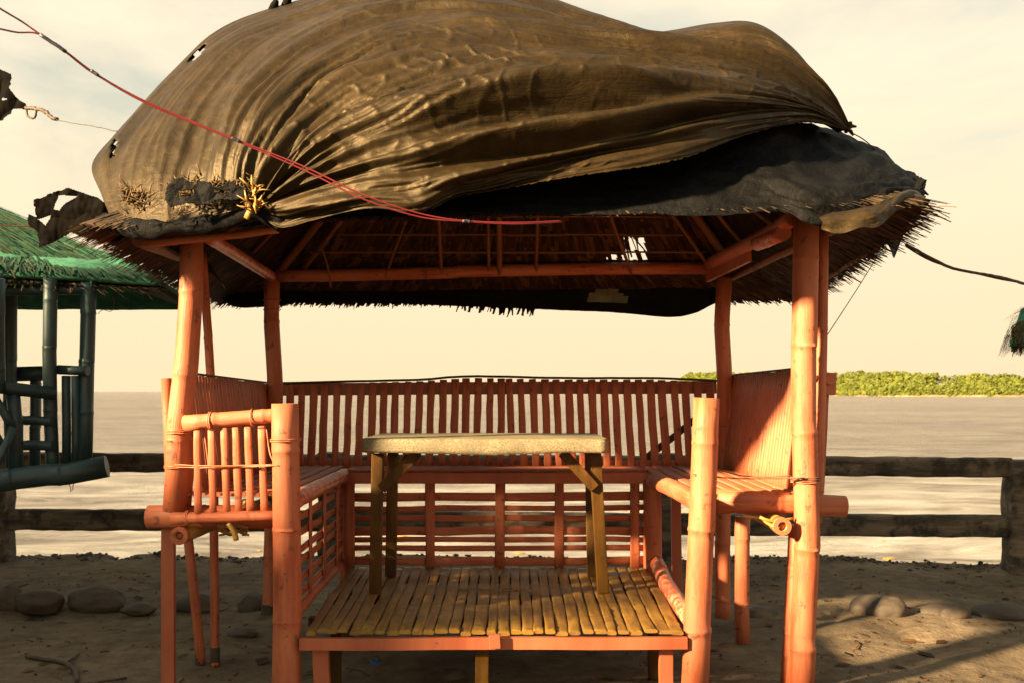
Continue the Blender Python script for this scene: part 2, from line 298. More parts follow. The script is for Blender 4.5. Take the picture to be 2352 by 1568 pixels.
def water_mat():
    m = bpy.data.materials.new('muddy sea water'); m.use_nodes = True; t = m.node_tree; l = t.links.new; p = t.nodes['Principled BSDF']
    tc = nn(t, 'ShaderNodeTexCoord')
    def noi(sc, st, d=6, rgh=.6, dist=0):
        mp = nn(t, 'ShaderNodeMapping'); mp.inputs['Scale'].default_value = st; l(tc.outputs['Object'], mp.inputs[0])
        n = nn(t, 'ShaderNodeTexNoise', i={'Scale': sc, 'Detail': d, 'Roughness': rgh, 'Distortion': dist}); l(mp.outputs[0], n.inputs['Vector']); return n
    a = noi(.02, (1, 2.2, 1), 8); c = noi(.55, (.45, 1.1, 1), 12, .72, .8)
    r = nn(t, 'ShaderNodeValToRGB'); r.color_ramp.elements[0].position = .38; r.color_ramp.elements[1].position = .62
    r.color_ramp.elements[0].color = (.085, .072, .060, 1); r.color_ramp.elements[1].color = (.14, .12, .10, 1); l(a.outputs['Fac'], r.inputs[0])
    r2 = nn(t, 'ShaderNodeValToRGB'); r2.color_ramp.elements[0].position = .40; r2.color_ramp.elements[1].position = .64; l(c.outputs['Fac'], r2.inputs[0])
    # foam streaks, made paler near shore to paint in glare, thinning with distance
    sx = nn(t, 'ShaderNodeSeparateXYZ'); l(tc.outputs['Object'], sx.inputs[0]); mr = nn(t, 'ShaderNodeMapRange', i={1: 15, 2: 48, 3: 1.0, 4: .26}); l(sx.outputs[1], mr.inputs[0])
    mu = nn(t, 'ShaderNodeMath', operation='MULTIPLY'); l(r2.outputs[0], mu.inputs[0]); l(mr.outputs[0], mu.inputs[1])
    m1 = nn(t, 'ShaderNodeMix', data_type='RGBA'); l(mu.outputs[0], m1.inputs[0]); l(r.outputs[0], m1.inputs[6]); m1.inputs[7].default_value = (.56, .55, .52, 1)
    l(m1.outputs[2], p.inputs['Base Color']); p.inputs['IOR'].default_value = 1.33
    p.inputs['Roughness'].default_value = .3; p.inputs['Specular IOR Level'].default_value = .38
    h1 = noi(1.1, (.45, 1.5, 1), 12, .72); h2 = noi(7, (.5, 1.3, 1), 6, .6)
    ad = nn(t, 'ShaderNodeMath', operation='MULTIPLY_ADD'); ad.inputs[1].default_value = .3; l(h2.outputs['Fac'], ad.inputs[0]); l(h1.outputs['Fac'], ad.inputs[2])
    bu = nn(t, 'ShaderNodeBump', i={'Strength': 1.0, 'Distance': .9}); l(ad.outputs[0], bu.inputs['Height']); l(bu.outputs[0], p.inputs['Normal'])
    return m
M['water'] = water_mat()

# ------------------------------------------------------------------ setting
SEA = -1.5
def edgeY(x): return 7.40-.045*x+.06*N.noise(Vector((x*1.3, 0, 0)))+.03*N.noise(Vector((x*5, 3, 0)))
def gz(x, y):
    h = .05*N.noise(Vector((x*.7, y*.7, 1)))+.018*N.noise(Vector((x*2.6, y*2.6, 5)))+.006*N.noise(Vector((x*9, y*9, 8)))
    e = edgeY(x)-y
    if e < .3: h += .03*(1-e/.3)+.02*N.noise(Vector((x*6, y*6, 2)))
    h += -.022*max(0, N.noise(Vector((x*4.1, y*3.3, 12)))-.22)*4
    return h*min(1, .35+abs(y)/12)
g = MB(); xs = sorted(set([round(-5+.06*i, 3) for i in range(170)]+[-60, -40, -25, -15, -10, -7, -6, 5.5, 6, 7, 10, 15, 25, 40, 60]))
ts = sorted(set([i/90 for i in range(91)]+[]))
rows = []
ylist = [-60, -30, -15, -8, -4, -2, 0, 1, 2]+[2.5+.06*i for i in range(int((7.1-2.5)/.06))]
for x in xs:
    ey = edgeY(x); col = []
    ys = [min(y, ey-.02) for y in ylist]+[ey-.12, ey-.06, ey-.02]
    ys = sorted(ys)
    for y in ys: col.append(g.bm.verts.new((x, y, gz(x, y))))
    for dz, dy in ((-.04, .03), (-.15, .05), (-.5, .1), (-1.0, .15), (-2.6, .25)):
        col.append(g.bm.verts.new((x, ey+dy+.03*N.noise(Vector((x*4, dz*5, 0))), dz)))
    rows.append(col)
for a, b in zip(rows, rows[1:]):
    for k in range(len(a)-1): g.face([a[k], b[k], b[k+1], a[k+1]])
ground = struct('ground', g, M['sand'])
sea = MB(); v = [sea.bm.verts.new(q) for q in ((-6000, 6.0, SEA), (6000, 6.0, SEA), (6000, 12000, SEA), (-6000, 12000, SEA))]; sea.face(v, None, False)
struct('sea', sea, M['water'])

# far mangrove shore
path = [(1530, 1500), (1680, 1050), (1830, 780), (1980, 560), (2200, 515), (2500, 500), (3000, 470), (3900, 420)]
def shore(t): px, Y = interp(path, t); return Vector(((px-1176)/F*Y, Y, SEA))
isl = MB(); ra = []; 
for i in range(81):
    p = shore(i/80); q = shore(min(1, i/80+.01))-shore(max(0, i/80-.01)); nrm = Vector((-q.y, q.x, 0)).normalized()
    if nrm.x*.8+nrm.y < 0: nrm = -nrm
    wv = 3*N.noise(Vector((i*.7, 0, 0)))
    ra.append([isl.bm.verts.new(p+nrm*(wv)+Vector((0, 0, -.3))), isl.bm.verts.new(p+nrm*(wv+2)+Vector((0, 0, .9))), isl.bm.verts.new(p+nrm*160+Vector((0, 0, 1.5)))])
for a, b in zip(ra, ra[1:]):
    for k in range(2): isl.face([a[k], b[k], b[k+1], a[k+1]])
struct('mud_bank', isl, mat('mud bank', (.16, .10, .06), (.30, .21, .13), .9, .2, bump=0))
fo = MB()
for i in range(3000):
    t = random.random()**1.25; p = shore(t); q = shore(min(1, t+.01))-shore(max(0, t-.01)); nrm = Vector((-q.y, q.x, 0)).normalized()
    if nrm.x*.8+nrm.y < 0: nrm = -nrm
    row = random.random()**1.3; sc_ = p.y/513
    top = (13.2+1.0*N.noise(Vector((t*20, row*2, 0)))+1.2*N.noise(Vector((t*150, row*5, 0))))*(sc_*.98 if sc_ > 1 else 1)*(.86+.14*min(1, t*3.2))
    h = top*(.34+.66*row); r = random.uniform(.9, 1.9)*sc_**.5
    c = p+nrm*(4+34*row)+Vector((0, 0, h-r)); shade = random.random()
    for k in range(30):
        d = Vector((random.gauss(0, 1), random.gauss(0, 1), random.gauss(0, 1))).normalized(); cc = c+Vector((d.x*r*1.25, d.y*r, d.z*r*random.uniform(.7, 1.15)))
        e1 = (d.orthogonal().normalized()+Vector([random.uniform(-.8, .8) for _ in range(3)])).normalized(); e2 = d.cross(e1).normalized(); s_ = random.uniform(.35, .8)*sc_**.7
        f_ = fo.face([fo.bm.verts.new(cc+e1*s_*a+e2*s_*b) for a, b in ((-1, -.5), (1, -.6), (.7, .8), (-.6, .9))], [(min(1, max(0, shade*.6+random.random()*.4)), 0)]*4, False)
    if row < .5:        # skirt of low foliage so the trees stand on the bank
        for k in range(14):
            cc = p+nrm*random.uniform(2, 8)+Vector((random.uniform(-3, 3), 0, random.uniform(.3, h*.7))); s_ = random.uniform(.5, 1.1)*sc_**.7
            fo.face([fo.bm.verts.new(cc+Vector((s_*a, random.uniform(-.5, .5), s_*b))) for a, b in ((-1, -.7), (1, -.6), (.7, .8), (-.6, .9))], [(min(1, shade*.6+random.random()*.4), 0)]*4, False)
tag(build('mangrove_wood', fo, M['leaf']), 'bright green mangrove wood along the far shore across the water', 'mangroves', kind='stuff')

# ------------------------------------------------------------------ concrete fence
FA = Vector((-9.0, 7.60, 0)); FB = Vector((9.0, 6.70, 0)); fd = (FB-FA).normalized(); fn = Vector((fd.y, -fd.x, 0))
def fpt(X, z, off=0): t = (X-FA.x)/fd.x; p = FA+fd*t+fn*off; return Vector((p.x, p.y, z))
fence = thing('concrete_fence', 'dark weathered concrete post and rail fence along the water edge', 'fence', (0, 7.15, 0))
def rough_bar(mb, a, b, hw, hh, amp=.008, step=.06, up=(0, 0, 1)):
    a = Vector(a); b = Vector(b); n = max(4, int((b-a).length/step)); ax = (b-a).normalized(); upv = Vector(up); side = ax.cross(upv).normalized(); m = 16; rr = []
    sd = random.random()*50
    for i in range(n+1):
        p = a.lerp(b, i/n); r = []
        for k in range(m):
            th = 2*PI*(k+.5)/m; cx = math.copysign(abs(math.cos(th))**.35, math.cos(th)); cy = math.copysign(abs(math.sin(th))**.35, math.sin(th))
            q = p+side*cx*hw+upv*cy*hh; nz = N.noise(q*7+Vector((sd, 0, 0)))*amp+N.noise(q*25)*amp*.4; r.append(mb.bm.verts.new(q+(side*cx+upv*cy)*nz))
        rr.append(r)
    for i in range(n):
        for k in range(m): mb.face([rr[i][k], rr[i][(k+1) % m], rr[i+1][(k+1) % m], rr[i+1][k]])
    mb.face(rr[0][::-1], None, False); mb.face(rr[-1], None, False)
postX = [-8.95, -6.45, -3.95, -1.35, 1.13, 3.70, 6.2, 8.8]
for X in postX:
    mb = MB(); rough_bar(mb, fpt(X, -.3), fpt(X, .80 if X > 2 else .84), .105, .10, .012, up=tuple(fn)); build('post', mb, M['fence'], fence)
for a, b in zip(postX, postX[1:]):
    mb = MB(); rough_bar(mb, fpt(a+.08, .755+random.uniform(-.01, .01)), fpt(b-.08, .755+random.uniform(-.01, .01)), .05, .072, .007); build('rail', mb, M['fence'], fence)
    mb = MB(); rough_bar(mb, fpt(a+.08, .325+random.uniform(-.01, .01)), fpt(b-.08, .325+random.uniform(-.01, .01)), .05, .080, .007); build('rail', mb, M['fence'], fence)

# ------------------------------------------------------------------ rocks
def rock(px, py, Y, wpx, hpx, label, name='rock', m='rock', group='rocks in a row along the sand', flat=1.0):
    c = W(px, py, Y); rx = wpx/2*Y/F; rzz = hpx/2*Y/F; bm = bmesh.new(); bmesh.ops.create_icosphere(bm, subdivisions=4, radius=1); sd = Vector((random.random()*90, 0, 0))
    for v_ in bm.verts:
        d = v_.co.copy(); k = 1+.22*N.noise(d*1.1+sd)+.07*N.noise(d*3+sd)+.02*N.noise(d*9+sd); v_.co = Vector((d.x*rx*k, d.y*max(rx*.62, rzz)*k, d.z*rzz*1.12*k))
    for f in bm.faces: f.smooth = True
    bx = c.x; z0 = gz(bx, Y)
    bmesh.ops.translate(bm, verts=bm.verts, vec=Vector((c.x, c.y, c.z-.018)))
    o = tag(build(name, bm, M[m]), label, 'rock', group); return origin(o, (c.x, c.y, z0))
R_ = [(15, 1372, 5.7, 80, 60, 'dark rock at the left picture edge, in the row on the sand'),
      (92, 1375, 5.7, 118, 52, 'second dark rock from the left edge, half sunk in sand'),
      (222, 1372, 5.75, 130, 58, 'wide dark rock below the teal hut beam, third from left edge'),
      (320, 1390, 5.6, 80, 26, 'low flat rock just left of the coral plank leg'),
      (452, 1382, 5.7, 100, 50, 'rounded rock seen behind the two thin leaning bamboo legs'),
      (583, 1384, 5.72, 78, 56, 'dark block-like rock beside the foot of the back left hut post'),
      (1745, 1408, 5.6, 100, 42, 'domed rock behind the short back bench leg on the right'),
      (1910, 1408, 5.6, 90, 36, 'grey rock just right of the front right hut post'),
      (2010, 1398, 5.6, 138, 66, 'largest rock right of the hut, brown boulder with a bump'),
      (2046, 1398, 5.5, 75, 64, 'rounded boulder leaning on the largest brown rock'),
      (2165, 1402, 5.55, 118, 44, 'rock in the row between the boulder and the right edge'),
      (2192, 1408, 5.42, 68, 46, 'yellowish rock in front of the row right of the boulder'),
      (2300, 1405, 5.5, 140, 46, 'long low rock at the right picture edge below the fence post')]
for a in R_: rock(*a)
rock(558, 1445, 5.1, 68, 24, 'small dark flat stone on sand left of the corner post', 'stone', group=None)
rock(1035, 1548, 4.35, 62, 46, 'pale stone on the sand under the bamboo platform', 'stone', group=None)

# rubble lip: small stones set on the edge of the bank
rb = MB()
for i in range(1300):
    x = random.uniform(-5, 5.5); y = edgeY(x)-abs(random.gauss(0, .13)); r = random.uniform(.004, .010)+.012*random.random()**4
    r0 = bmesh.ops.create_icosphere(rb.bm, subdivisions=1, radius=r, matrix=Matrix.Translation((x, y, gz(x, y)+r*.3)) @ Matrix.Diagonal((random.uniform(.8, 1.6), 1, random.uniform(.5, .9), 1)))
    for v_ in r0['verts']: v_.co += Vector([random.uniform(-.2, .2)*r for _ in range(3)])
tag(build('gravel', rb, M['rock']), 'small rubble stones and gravel along the edge of the bank', 'gravel', kind='stuff')
# litter: twigs, leaves, chips
lt = MB()
for i in range(1300):
    x = random.uniform(-3.4, 3.4); y = random.uniform(3.0, 6.9); z = gz(x, y)+.006; a = random.uniform(0, PI); l_ = random.uniform(.01, .05) if random.random() < .85 else random.uniform(.08, .2)
    d = Vector((math.cos(a), math.sin(a), random.uniform(-.05, .15)))*l_
    if random.random() < .4: lt.sweep([Vector((x, y, z))-d/2, Vector((x, y, z+.003))+Vector((d.y, -d.x, 0))*.1, Vector((x, y, z))+d/2], random.uniform(.0015, .004), seg=5)
    else:
        d *= .6; s_ = Vector((-d.y, d.x, random.uniform(0, .01)))*.3
        lt.face([lt.bm.verts.new(q) for q in (Vector((x, y, z))-d/2, Vector((x, y, z+.004))+s_, Vector((x, y, z))+d/2, Vector((x, y, z))-s_)], [(random.random(), 0)]*4, False)
tag(build('litter', lt, M['thatch']), 'dry twigs, leaf bits and straw strewn over the sandy ground', 'litter', kind='stuff')
br = MB(); p0 = W(60, 1500, 4.75); 
def gp(px, py, h=.012):
    Y = (HC-h)*F/(py-HZ); p = W(px, py, Y); p.z = gz(p.x, p.y)+h; return p
br.line([gp(60, 1512), gp(105, 1520), gp(150, 1530), gp(172, 1545), gp(176, 1575)], .011, n=14, jit=.003); br.line([gp(150, 1530), gp(168, 1518), gp(182, 1505)], .006, n=8)
tag(build('fallen_branch', br, M['rope']), 'thin fallen branch with a fork lying on the sand at lower left', 'branch')
br = MB(); br.line([gp(120, 1588), gp(200, 1578), gp(290, 1560)], .006, n=12, jit=.003)
tag(build('fallen_branch', br, M['rope']), 'straight dry stick on the sand left of the plank leg', 'branch')
wr = MB(); c = gp(858, 1522, .015)
for k in range(5):
    vs = [wr.bm.verts.new(c+Vector((random.uniform(-.03, .03), random.uniform(-.02, .02), random.uniform(-.008, .022)))) for _ in range(4)]; wr.face(vs, None, False)
tag(build('wrapper', wr, mat('blue plastic', (.02, .12, .5), (.05, .2, .7), .3, 10, bump=0)), 'small crumpled blue plastic wrapper on the ground under the platform', 'wrapper')
# flotsam on the near water
fl = MB()
for i in range(60):
    x = random.uniform(-6, 7); y = random.uniform(12, 24); s_ = random.uniform(.03, .1)
    bmesh.ops.create_icosphere(fl.bm, subdivisions=1, radius=s_, matrix=Matrix.Translation((x, y, SEA+.01)) @ Matrix.Diagonal((1.6, .7, .3, 1)))
tag(build('flotsam', fl, M['bare']), 'small yellowish leaves and bits floating on the near water', 'flotsam', kind='stuff')

# ------------------------------------------------------------------ main hut
hut = thing('bamboo_hut', 'coral painted open bamboo beach hut with benches and thatched roof, facing the camera', 'hut', (0, 4.7, 0))
def post(pts, r, label=None, hollow=0, r1=None, m='coral', name='post', node=.32, wob=.002):
    mb = MB(); mb.bamboo(pts, r, r1, node=node, hollow=hollow, wob=wob); return build(name, mb, M[m], hut, label)
def G(px, Y, lean=0): p = W(px, 1500, Y); p.z = -.06; return p
post([W(441, 535, 4.07), W(438, 700, 4.07), W(428, 840, 4.07), W(414, 960, 4.08), W(404, 1172, 4.09)], .047, 'tall front left post with a cracked foot', r1=.054)
post([W(434, 985, 4.15), W(427, 1090, 4.13), W(420, 1168, 4.12)], .034, 'split dark red half pole against the front left post')
post([W(465, 585, 4.72), W(474, 720, 4.68), W(486, 880, 4.62), W(491, 1200, 4.58), W(494, 1500, 4.56), G(494, 4.56)], .021, 'thin inner pole behind the left bench')
post([W(428, 1200, 4.5), W(446, 1360, 4.53), W(462, 1522, 4.56)], .022, 'thin leaning bench leg', name='leg')
post([W(655, 926, 3.95), W(657, 1150, 3.95), W(660, 1350, 3.95), G(656, 3.95)], .056, 'short front left corner post with open top', hollow=.84, r1=.061)
post([W(625, 640, 5.55), W(624, 760, 5.55), W(631, 880, 5.55), W(628, 1100, 5.55), G(619, 5.55)], .046, 'back left post')
post([W(1664, 640, 5.55), W(1658, 760, 5.55), W(1664, 880, 5.55), W(1660, 1100, 5.55), G(1660, 5.55)], .046, 'back right post')
post([W(1852, 485, 4.07), W(1849, 700, 4.07), W(1846, 900, 4.07), W(1850, 1100, 4.07), W(1854, 1290, 4.07), W(1846, 1430, 4.07), G(1838, 4.07)], .054, 'tall front right post', node=.42)
post([W(1890, 520, 4.22), W(1887, 800, 4.22), W(1880, 1080, 4.20), W(1874, 1200, 4.18)], .026, 'thin upright pole tied behind the front right post')
post([W(1832, 1205, 4.17), W(1825, 1350, 4.17), G(1808, 4.17)], .038, 'bench leg tied beside the front right post', name='leg')
post([W(1623, 913, 3.95), W(1617, 1080, 3.95), W(1608, 1300, 3.95), G(1592, 3.95)], .054, 'short front right corner post with open top', hollow=.86, r1=.058, node=.4)
post([W(1497, 1100, 5.32), W(1499, 1200, 5.32), G(1500, 5.32)], .052, 'inner post at the back right bench corner')
post([W(1706, 1185, 4.96), W(1703, 1330, 4.96), G(1708, 4.96)], .039, 'round outer leg under the right bench', name='leg')
post([W(793, 1108, 5.36), W(792, 1200, 5.36), G(790, 5.36)], .03, 'inner post at the back left bench corner')
# mud-stained feet
for px, Y in ((461, 4.56), (494, 4.56), (619, 5.55)):
    r = .0235 if px < 600 else .048; mb = MB(); mb.bamboo([G(px, Y), W(px-(2 if px == 461 else 0), 1525-(40 if px < 600 else 140), Y)], r, r*1.0, node=.5); build('post_foot', mb, M['mud'], hut, 'muddy foot of a pole')
mb = MB(); mb.board(W(387, 1212, 4.16), G(388, 4.16), .056, .03, (0, -1, 0)); build('leg', mb, M['coral_board'], hut, 'flat plank leg at the front left corner', bevel=.002)
mb = MB(); mb.board(W(1552, 1130, 5.5), G(1556, 5.5), .055, .03, (0, -1, 0)); build('leg', mb, M['coral_board'], hut, 'flat board leg behind the right bench corner', bevel=.002)

# bench beams
def beam(pts, r, label=None, hollow=0, m='coral', r1=None, node=.35): return post(pts, r, label, hollow, r1, m, 'beam', node)
beam([W(341, 1186, 4.14), W(500, 1186, 4.14), W(668, 1186, 4.14)], .051, 'thick horizontal beam under the left bench front')
beam([W(1645, 1150, 4.16), W(1780, 1154, 4.16), W(1940, 1162, 4.17)], .053, 'thick horizontal beam under the right bench front', r1=.047)
for px, py, lab in ((411, 1230, 'left'), (1797, 1208, 'right')):
    e = W(px, py, 4.0); f = Vector((e.x+(.14 if px < 900 else .0), 5.7, e.z+.02))
    mb = MB(); mb.bamboo([e, e.lerp(f, .4), f], .035, .035, hollow=.55); build('beam', mb, M['bare'], hut, 'unpainted bamboo pole running back under the %s bench' % lab)
    mb = MB(); mb.sweep([e+Vector((0, -.004, 0)), e+Vector((0, .05, 0))], .0375, hollow=.52, seg=18); build('beam_end', mb, M['coral'], hut, 'painted open end of the pole under the %s bench' % lab)
SZ = .865   # seat height
XI = (-.935, .735)
beam([Vector((XI[0], 3.98, SZ-.035)), Vector((XI[0]+.0, 4.7, SZ-.03)), Vector((XI[0], 5.33, SZ-.03))], .038, 'rounded front edge of the left bench', m='pink_worn')
beam([Vector((XI[1]+.05, 3.99, SZ-.03)), Vector((XI[1]+.03, 4.7, SZ-.03)), Vector((XI[1]+.0, 4.95, SZ-.03))], .043, 'rounded front edge of the right bench')
mb = MB(); mb.board(Vector((XI[0]-.02, 5.31, SZ-.045)), Vector((XI[1]+.04, 5.31, SZ-.045)), .062, .02, (0, -1, 0), n=8); build('bench_apron', mb, M['coral_board'], hut, bevel=.002)
# seats
mb = MB(); 
for k in range(7): x = -1.40+.065*k; mb.slat((x, 4.08, SZ-.005), (x, 5.7, SZ-.005+random.uniform(-.003, .003)), .056, .014, (0, 0, 1), 8)
build('bench_seat', mb, M['coral'], hut, 'left bench seat of split bamboo')
mb = MB()
for k in range(8): x = .80+.065*k; mb.slat((x-.02, 4.13, SZ-.005), (x-.02, 5.7, SZ-.005+random.uniform(-.003, .003)), .056, .014, (0, 0, 1), 8)
build('bench_seat', mb, M['coral'], hut, 'right bench seat of split bamboo')
mb = MB()
for k in range(5): y = 5.34+.062*k; mb.slat((-.93, y, SZ-.006), (.77, y, SZ-.006), .056, .014, (0, 0, 1), 12)
build('bench_seat', mb, M['coral'], hut, 'back bench seat of split bamboo')
# back backrest
mb = MB(); n = 37
def topy(px): return np.interp(px, [650, 800, 960, 1080, 1300, 1500, 1645], [880, 876, 872, 864, 868, 868, 874])
for k in range(n):
    px = 664+k*(1636-664)/(n-1); a = W(px+random.uniform(-2, 2)+(px-1150)*.01, 1080, 5.62); b = W(px+random.uniform(-1.5, 1.5)-(8 if px > 1150 else -3), topy(px)+3, 5.74)
    mb.slat(a, b, .0455*random.uniform(.9, 1.1), .014, (0, -1, .1), 6, .002)
br_ = build('backrest', mb, M['coral'], hut, 'slatted backrest of the back bench')
mb = MB(); mb.board(W(650, 893, 5.765), W(1645, 888, 5.765), .075, .012, (0, -1, .1), 10, .002); build('rail', mb, M['coral_board'], br_)
mb = MB(); mb.board(W(690, 1067, 5.655), W(1600, 1067, 5.655), .06, .012, (0, -1, .1), 10, .002); build('rail', mb, M['coral_board'], br_)
mb = MB(); mb.line([W(x, topy(x)-1, 5.755) for x in (648, 700, 800, 960, 1080, 1300, 1500, 1600, 1648)], .008, n=30, jit=.001); build('cap_strip', mb, M['rope'], br_)
mb = MB(); mb.slat(W(1460, 1070, 5.67), W(1640, 930, 5.75), .04, .012, (0, -1, .1), 6); build('brace', mb, M['rope'], br_)
# left backrest
def side_back(xb0, xt0, xb1, xt1, y0, y1, n, sgn, zt0, zt1, label):
    mb = MB()
    for k in range(n):
        t = k/(n-1); y = y0+(y1-y0)*t+random.uniform(-.004, .004); zt = zt0+(zt1-zt0)*t+random.uniform(-.003, .003)
        mb.slat((xb0+(xb1-xb0)*t, y, SZ+.0), (xt0+(xt1-xt0)*t, y, zt), (y1-y0)/n*.86, .012, (sgn, 0, .15), 6, .002)
    o = build('backrest', mb, M['coral'], hut, label)
    for q in (.12, .5, .93):
        mb = MB(); off = -.024*sgn
        mb.bamboo([(xb0+(xt0-xb0)*q+off, y0-.05, SZ+(zt0-SZ)*q), (xb1+(xt1-xb1)*q+off, y1+.02, SZ+(zt1-SZ)*q)], .016); build('rail', mb, M['coral'], o)
    mb = MB(); mb.line([(xt0+(xt1-xt0)*t-.006*sgn, y0+(y1-y0)*t, zt0+(zt1-zt0)*t+.006) for t in [i/8 for i in range(9)]], .006, n=20); build('cap_strip', mb, M['rope'], o)
    return o
side_back(-1.36, -1.42, -1.36, -1.43, 4.22, 5.66, 34, 1, 1.375, 1.345, 'left backrest of close set bamboo slats')
side_back(1.235, 1.30, 1.215, 1.285, 4.24, 5.66, 34, -1, 1.40, 1.39, 'right backrest of close set bamboo slats')
# outer bits at backrest ends
mb = MB(); mb.bamboo([W(382, 868, 4.25), W(386, 960, 4.25), W(392, 1150, 4.22)], .023, .02, hollow=.7, node=.4); build('post', mb, M['coral'], hut, 'thin hollow pole left of the front left post')
mb = MB(); mb.bamboo([(1.40, 4.20, 1.355), (1.36, 5.7, 1.36)], .026, hollow=.0); build('beam', mb, M['coral'], hut, 'top pole outside the right backrest')
mb = MB(); mb.board(W(1893, 862, 4.28), W(1880, 1130, 4.26), .045, .02, (0, -1, 0)); build('brace', mb, M['coral_board'], hut, 'board behind the front right post')
mb = MB(); mb.board(W(1904, 855, 4.24), W(1903, 905, 4.24), .052, .05, (0, -1, 0), 1); build('beam_end', mb, M['coral_board'], hut, 'block at the top of the right backrest', bevel=.004)
# left front railing
rail = build('side_railing', (lambda m_: (m_.bamboo([W(424, 971, 3.99), W(520, 963, 3.98), W(636, 954, 3.97)], .0335, .030, node=.2), m_)[1])(MB()), M['coral'], hut, 'front railing of the left bench')
mb = MB(); mb.bamboo([W(396, 1190, 4.02), W(530, 1186, 4.0), W(657, 1183, 3.98)], .026, .022, node=.25); build('bottom_rail', mb, M['coral'], rail)
for k, (xa, xb) in enumerate([(453, 455), (485, 490), (514, 522), (541, 549), (569, 576), (601, 607)]):
    mb = MB(); mb.slat(W(xa, 975, 3.985), W(xb, 1185, 4.0), .0305, .018, (0, -1, 0), 6, .001); build('slat', mb, M['coral'], rail)
mb = MB(); mb.line([W(402, 1066, 4.03), W(480, 1069, 3.97), W(560, 1068, 3.97), W(625, 1066, 3.93)], .0028, jit=.001); mb.line([W(402, 1072, 4.03), W(480, 1073, 3.975), W(560, 1071, 3.975), W(640, 1068, 3.89)], .0025, jit=.001)
mb.line([W(468, 985, 4.03), W(478, 1060, 4.03), W(485, 1125, 4.02)], .003); mb.line([W(530, 985, 4.02), W(536, 1050, 4.0)], .0025); mb.line([W(612, 985, 3.98), W(620, 1040, 3.97), W(632, 1065, 3.92)], .0025)
build('twine', mb, M['twine_pink'], rail)
# lattice panels under benches
mb = MB()
for y, th in ((1140, 38), (1166, 24), (1190, 26), (1218, 36), (1238, 24), (1258, 24), (1288, 36)):
    ya = random.uniform(-2, 2); mb.slat(W(793, y+ya, 5.335), W(1478, y-ya*.5-1, 5.335), th/1.74*5.3/F*.95, .016, (0, -1, 0), 9, .004)
lat = build('lattice_panel', mb, M['coral'], hut, 'back lattice of horizontal slats under the bench')
for x in (804, 987, 1149, 1285, 1458):
    mb = MB(); mb.slat(W(x, 1105, 5.318), W(x+random.uniform(-2, 2), 1306, 5.318), .054, .012, (0, -1, 0), 3, .001); build('upright', mb, M['coral'], lat)
mb = MB()
for z in (.40, .475, .535, .60, .67, .735, .79): mb.slat((-.945, 4.02, z+random.uniform(-.01, .01)), (-.945, 5.3, z+random.uniform(-.01, .01)), .034, .014, (1, 0, 0), 8, .004)
lat2 = build('lattice_panel', mb, M['coral'], hut, 'left lattice of horizontal slats under the bench')
for y in (4.08, 4.42, 4.75, 5.1):
    mb = MB(); mb.slat((-.93, y, .35), (-.93, y, .845), .045, .012, (1, 0, 0), 3, .001); build('upright', mb, M['coral'], lat2)
# floor platform
FZ = .315
mb = MB(); n = 31
xf = -.845
ws = [random.uniform(.038, .06) for _ in range(n)]; tot = sum(ws); sc_ = 1.55/tot; 
for k in range(n):
    wd = ws[k]*sc_; xc = xf+wd/2; xf += wd; t = (xc+.845)/1.55
    pts = []; ss = []; ph = random.uniform(0, 6); nd = random.uniform(.2, .34); off = random.uniform(0, nd)
    for i in range(40):
        q = i/39; y = 3.905+q*1.42; xx = xc+(xc*.075)*q+.0028*math.sin(q*7+ph)+.0012*math.sin(q*19+ph)
        dn = ((y+off) % nd)/nd; bul = math.exp(-((dn-.5)/.06)**2)
        zz = FZ+.004*math.sin(q*9+ph*2)+.004*bul+.002*math.sin(k*2.3); pts.append((xx, y+(k*7 % 5)*.002, zz)); ss.append((wd/2*.93*(1+.06*bul), .0075))
    mb.sweep(pts, ss, up=(0, 0, 1), seg=16, sq=.5)
floor = build('floor', mb, M['floor'], hut, 'bamboo slat platform floor')
mb = MB(); mb.line([(-.05, 4.66, FZ+.014), (.05, 4.67, FZ+.016), (.12, 4.64, FZ+.015)], .0035); mb.line([(-.26, 4.70, FZ+.014), (-.12, 4.69, FZ+.015), (.0, 4.72, FZ+.014)], .003); build('twine', mb, M['twine'], floor)
fr = MB(); fr.board((-.865, 3.905, FZ-.043), (.715, 3.905, FZ-.040), .048, .03, (0, -1, 0), 8, .002); fr = build('floor_frame', fr, M['coral_board'], hut, 'front edge board of the platform', bevel=.002)
mb = MB(); 
for y in (4.25, 4.7, 5.2): mb.board((-.9, y, FZ-.035), (.74, y, FZ-.035), .045, .04, (0, 0, 1), 4)
build('joist', mb, M['wood'], hut)
mb = MB(); mb.board(W(1136, 1457, 3.87), W(1137, 1487, 3.87), .045, .03, (0, -1, 0), 1); build('block', mb, M['coral_board'], hut, bevel=.002)
for a, b, wd, m, Y in ((738, 742, .066, 'coral_board', 3.95), (772, 772, .045, 'wood', 4.2), (1107, 1107, .055, 'wood', 3.98), (1529, 1530, .056, 'coral_board', 3.96), (1500, 1500, .045, 'wood', 4.35), (800, 800, .045, 'wood', 5.15), (1440, 1440, .045, 'wood', 5.15)):
    p = W(a, 1466, Y); p.z = FZ-.03 if m == 'wood' else FZ-.068; q = W(b, 1568, Y); q.z = -.05
    mb = MB(); mb.board(p, q, wd, .035, (0, -1, 0), 6, .0015); build('leg', mb, M[m], hut, 'platform leg of bare wood' if m == 'wood' else 'coral board leg of the platform', bevel=.002)
mb = MB(); mb.bamboo([(.755, 3.98, FZ+.02), (.76, 4.6, FZ+.03), (.80, 5.3, FZ+.04)], .037, .04, node=.35); build('beam', mb, M['pink_worn'], hut, 'pole along the right edge of the floor')
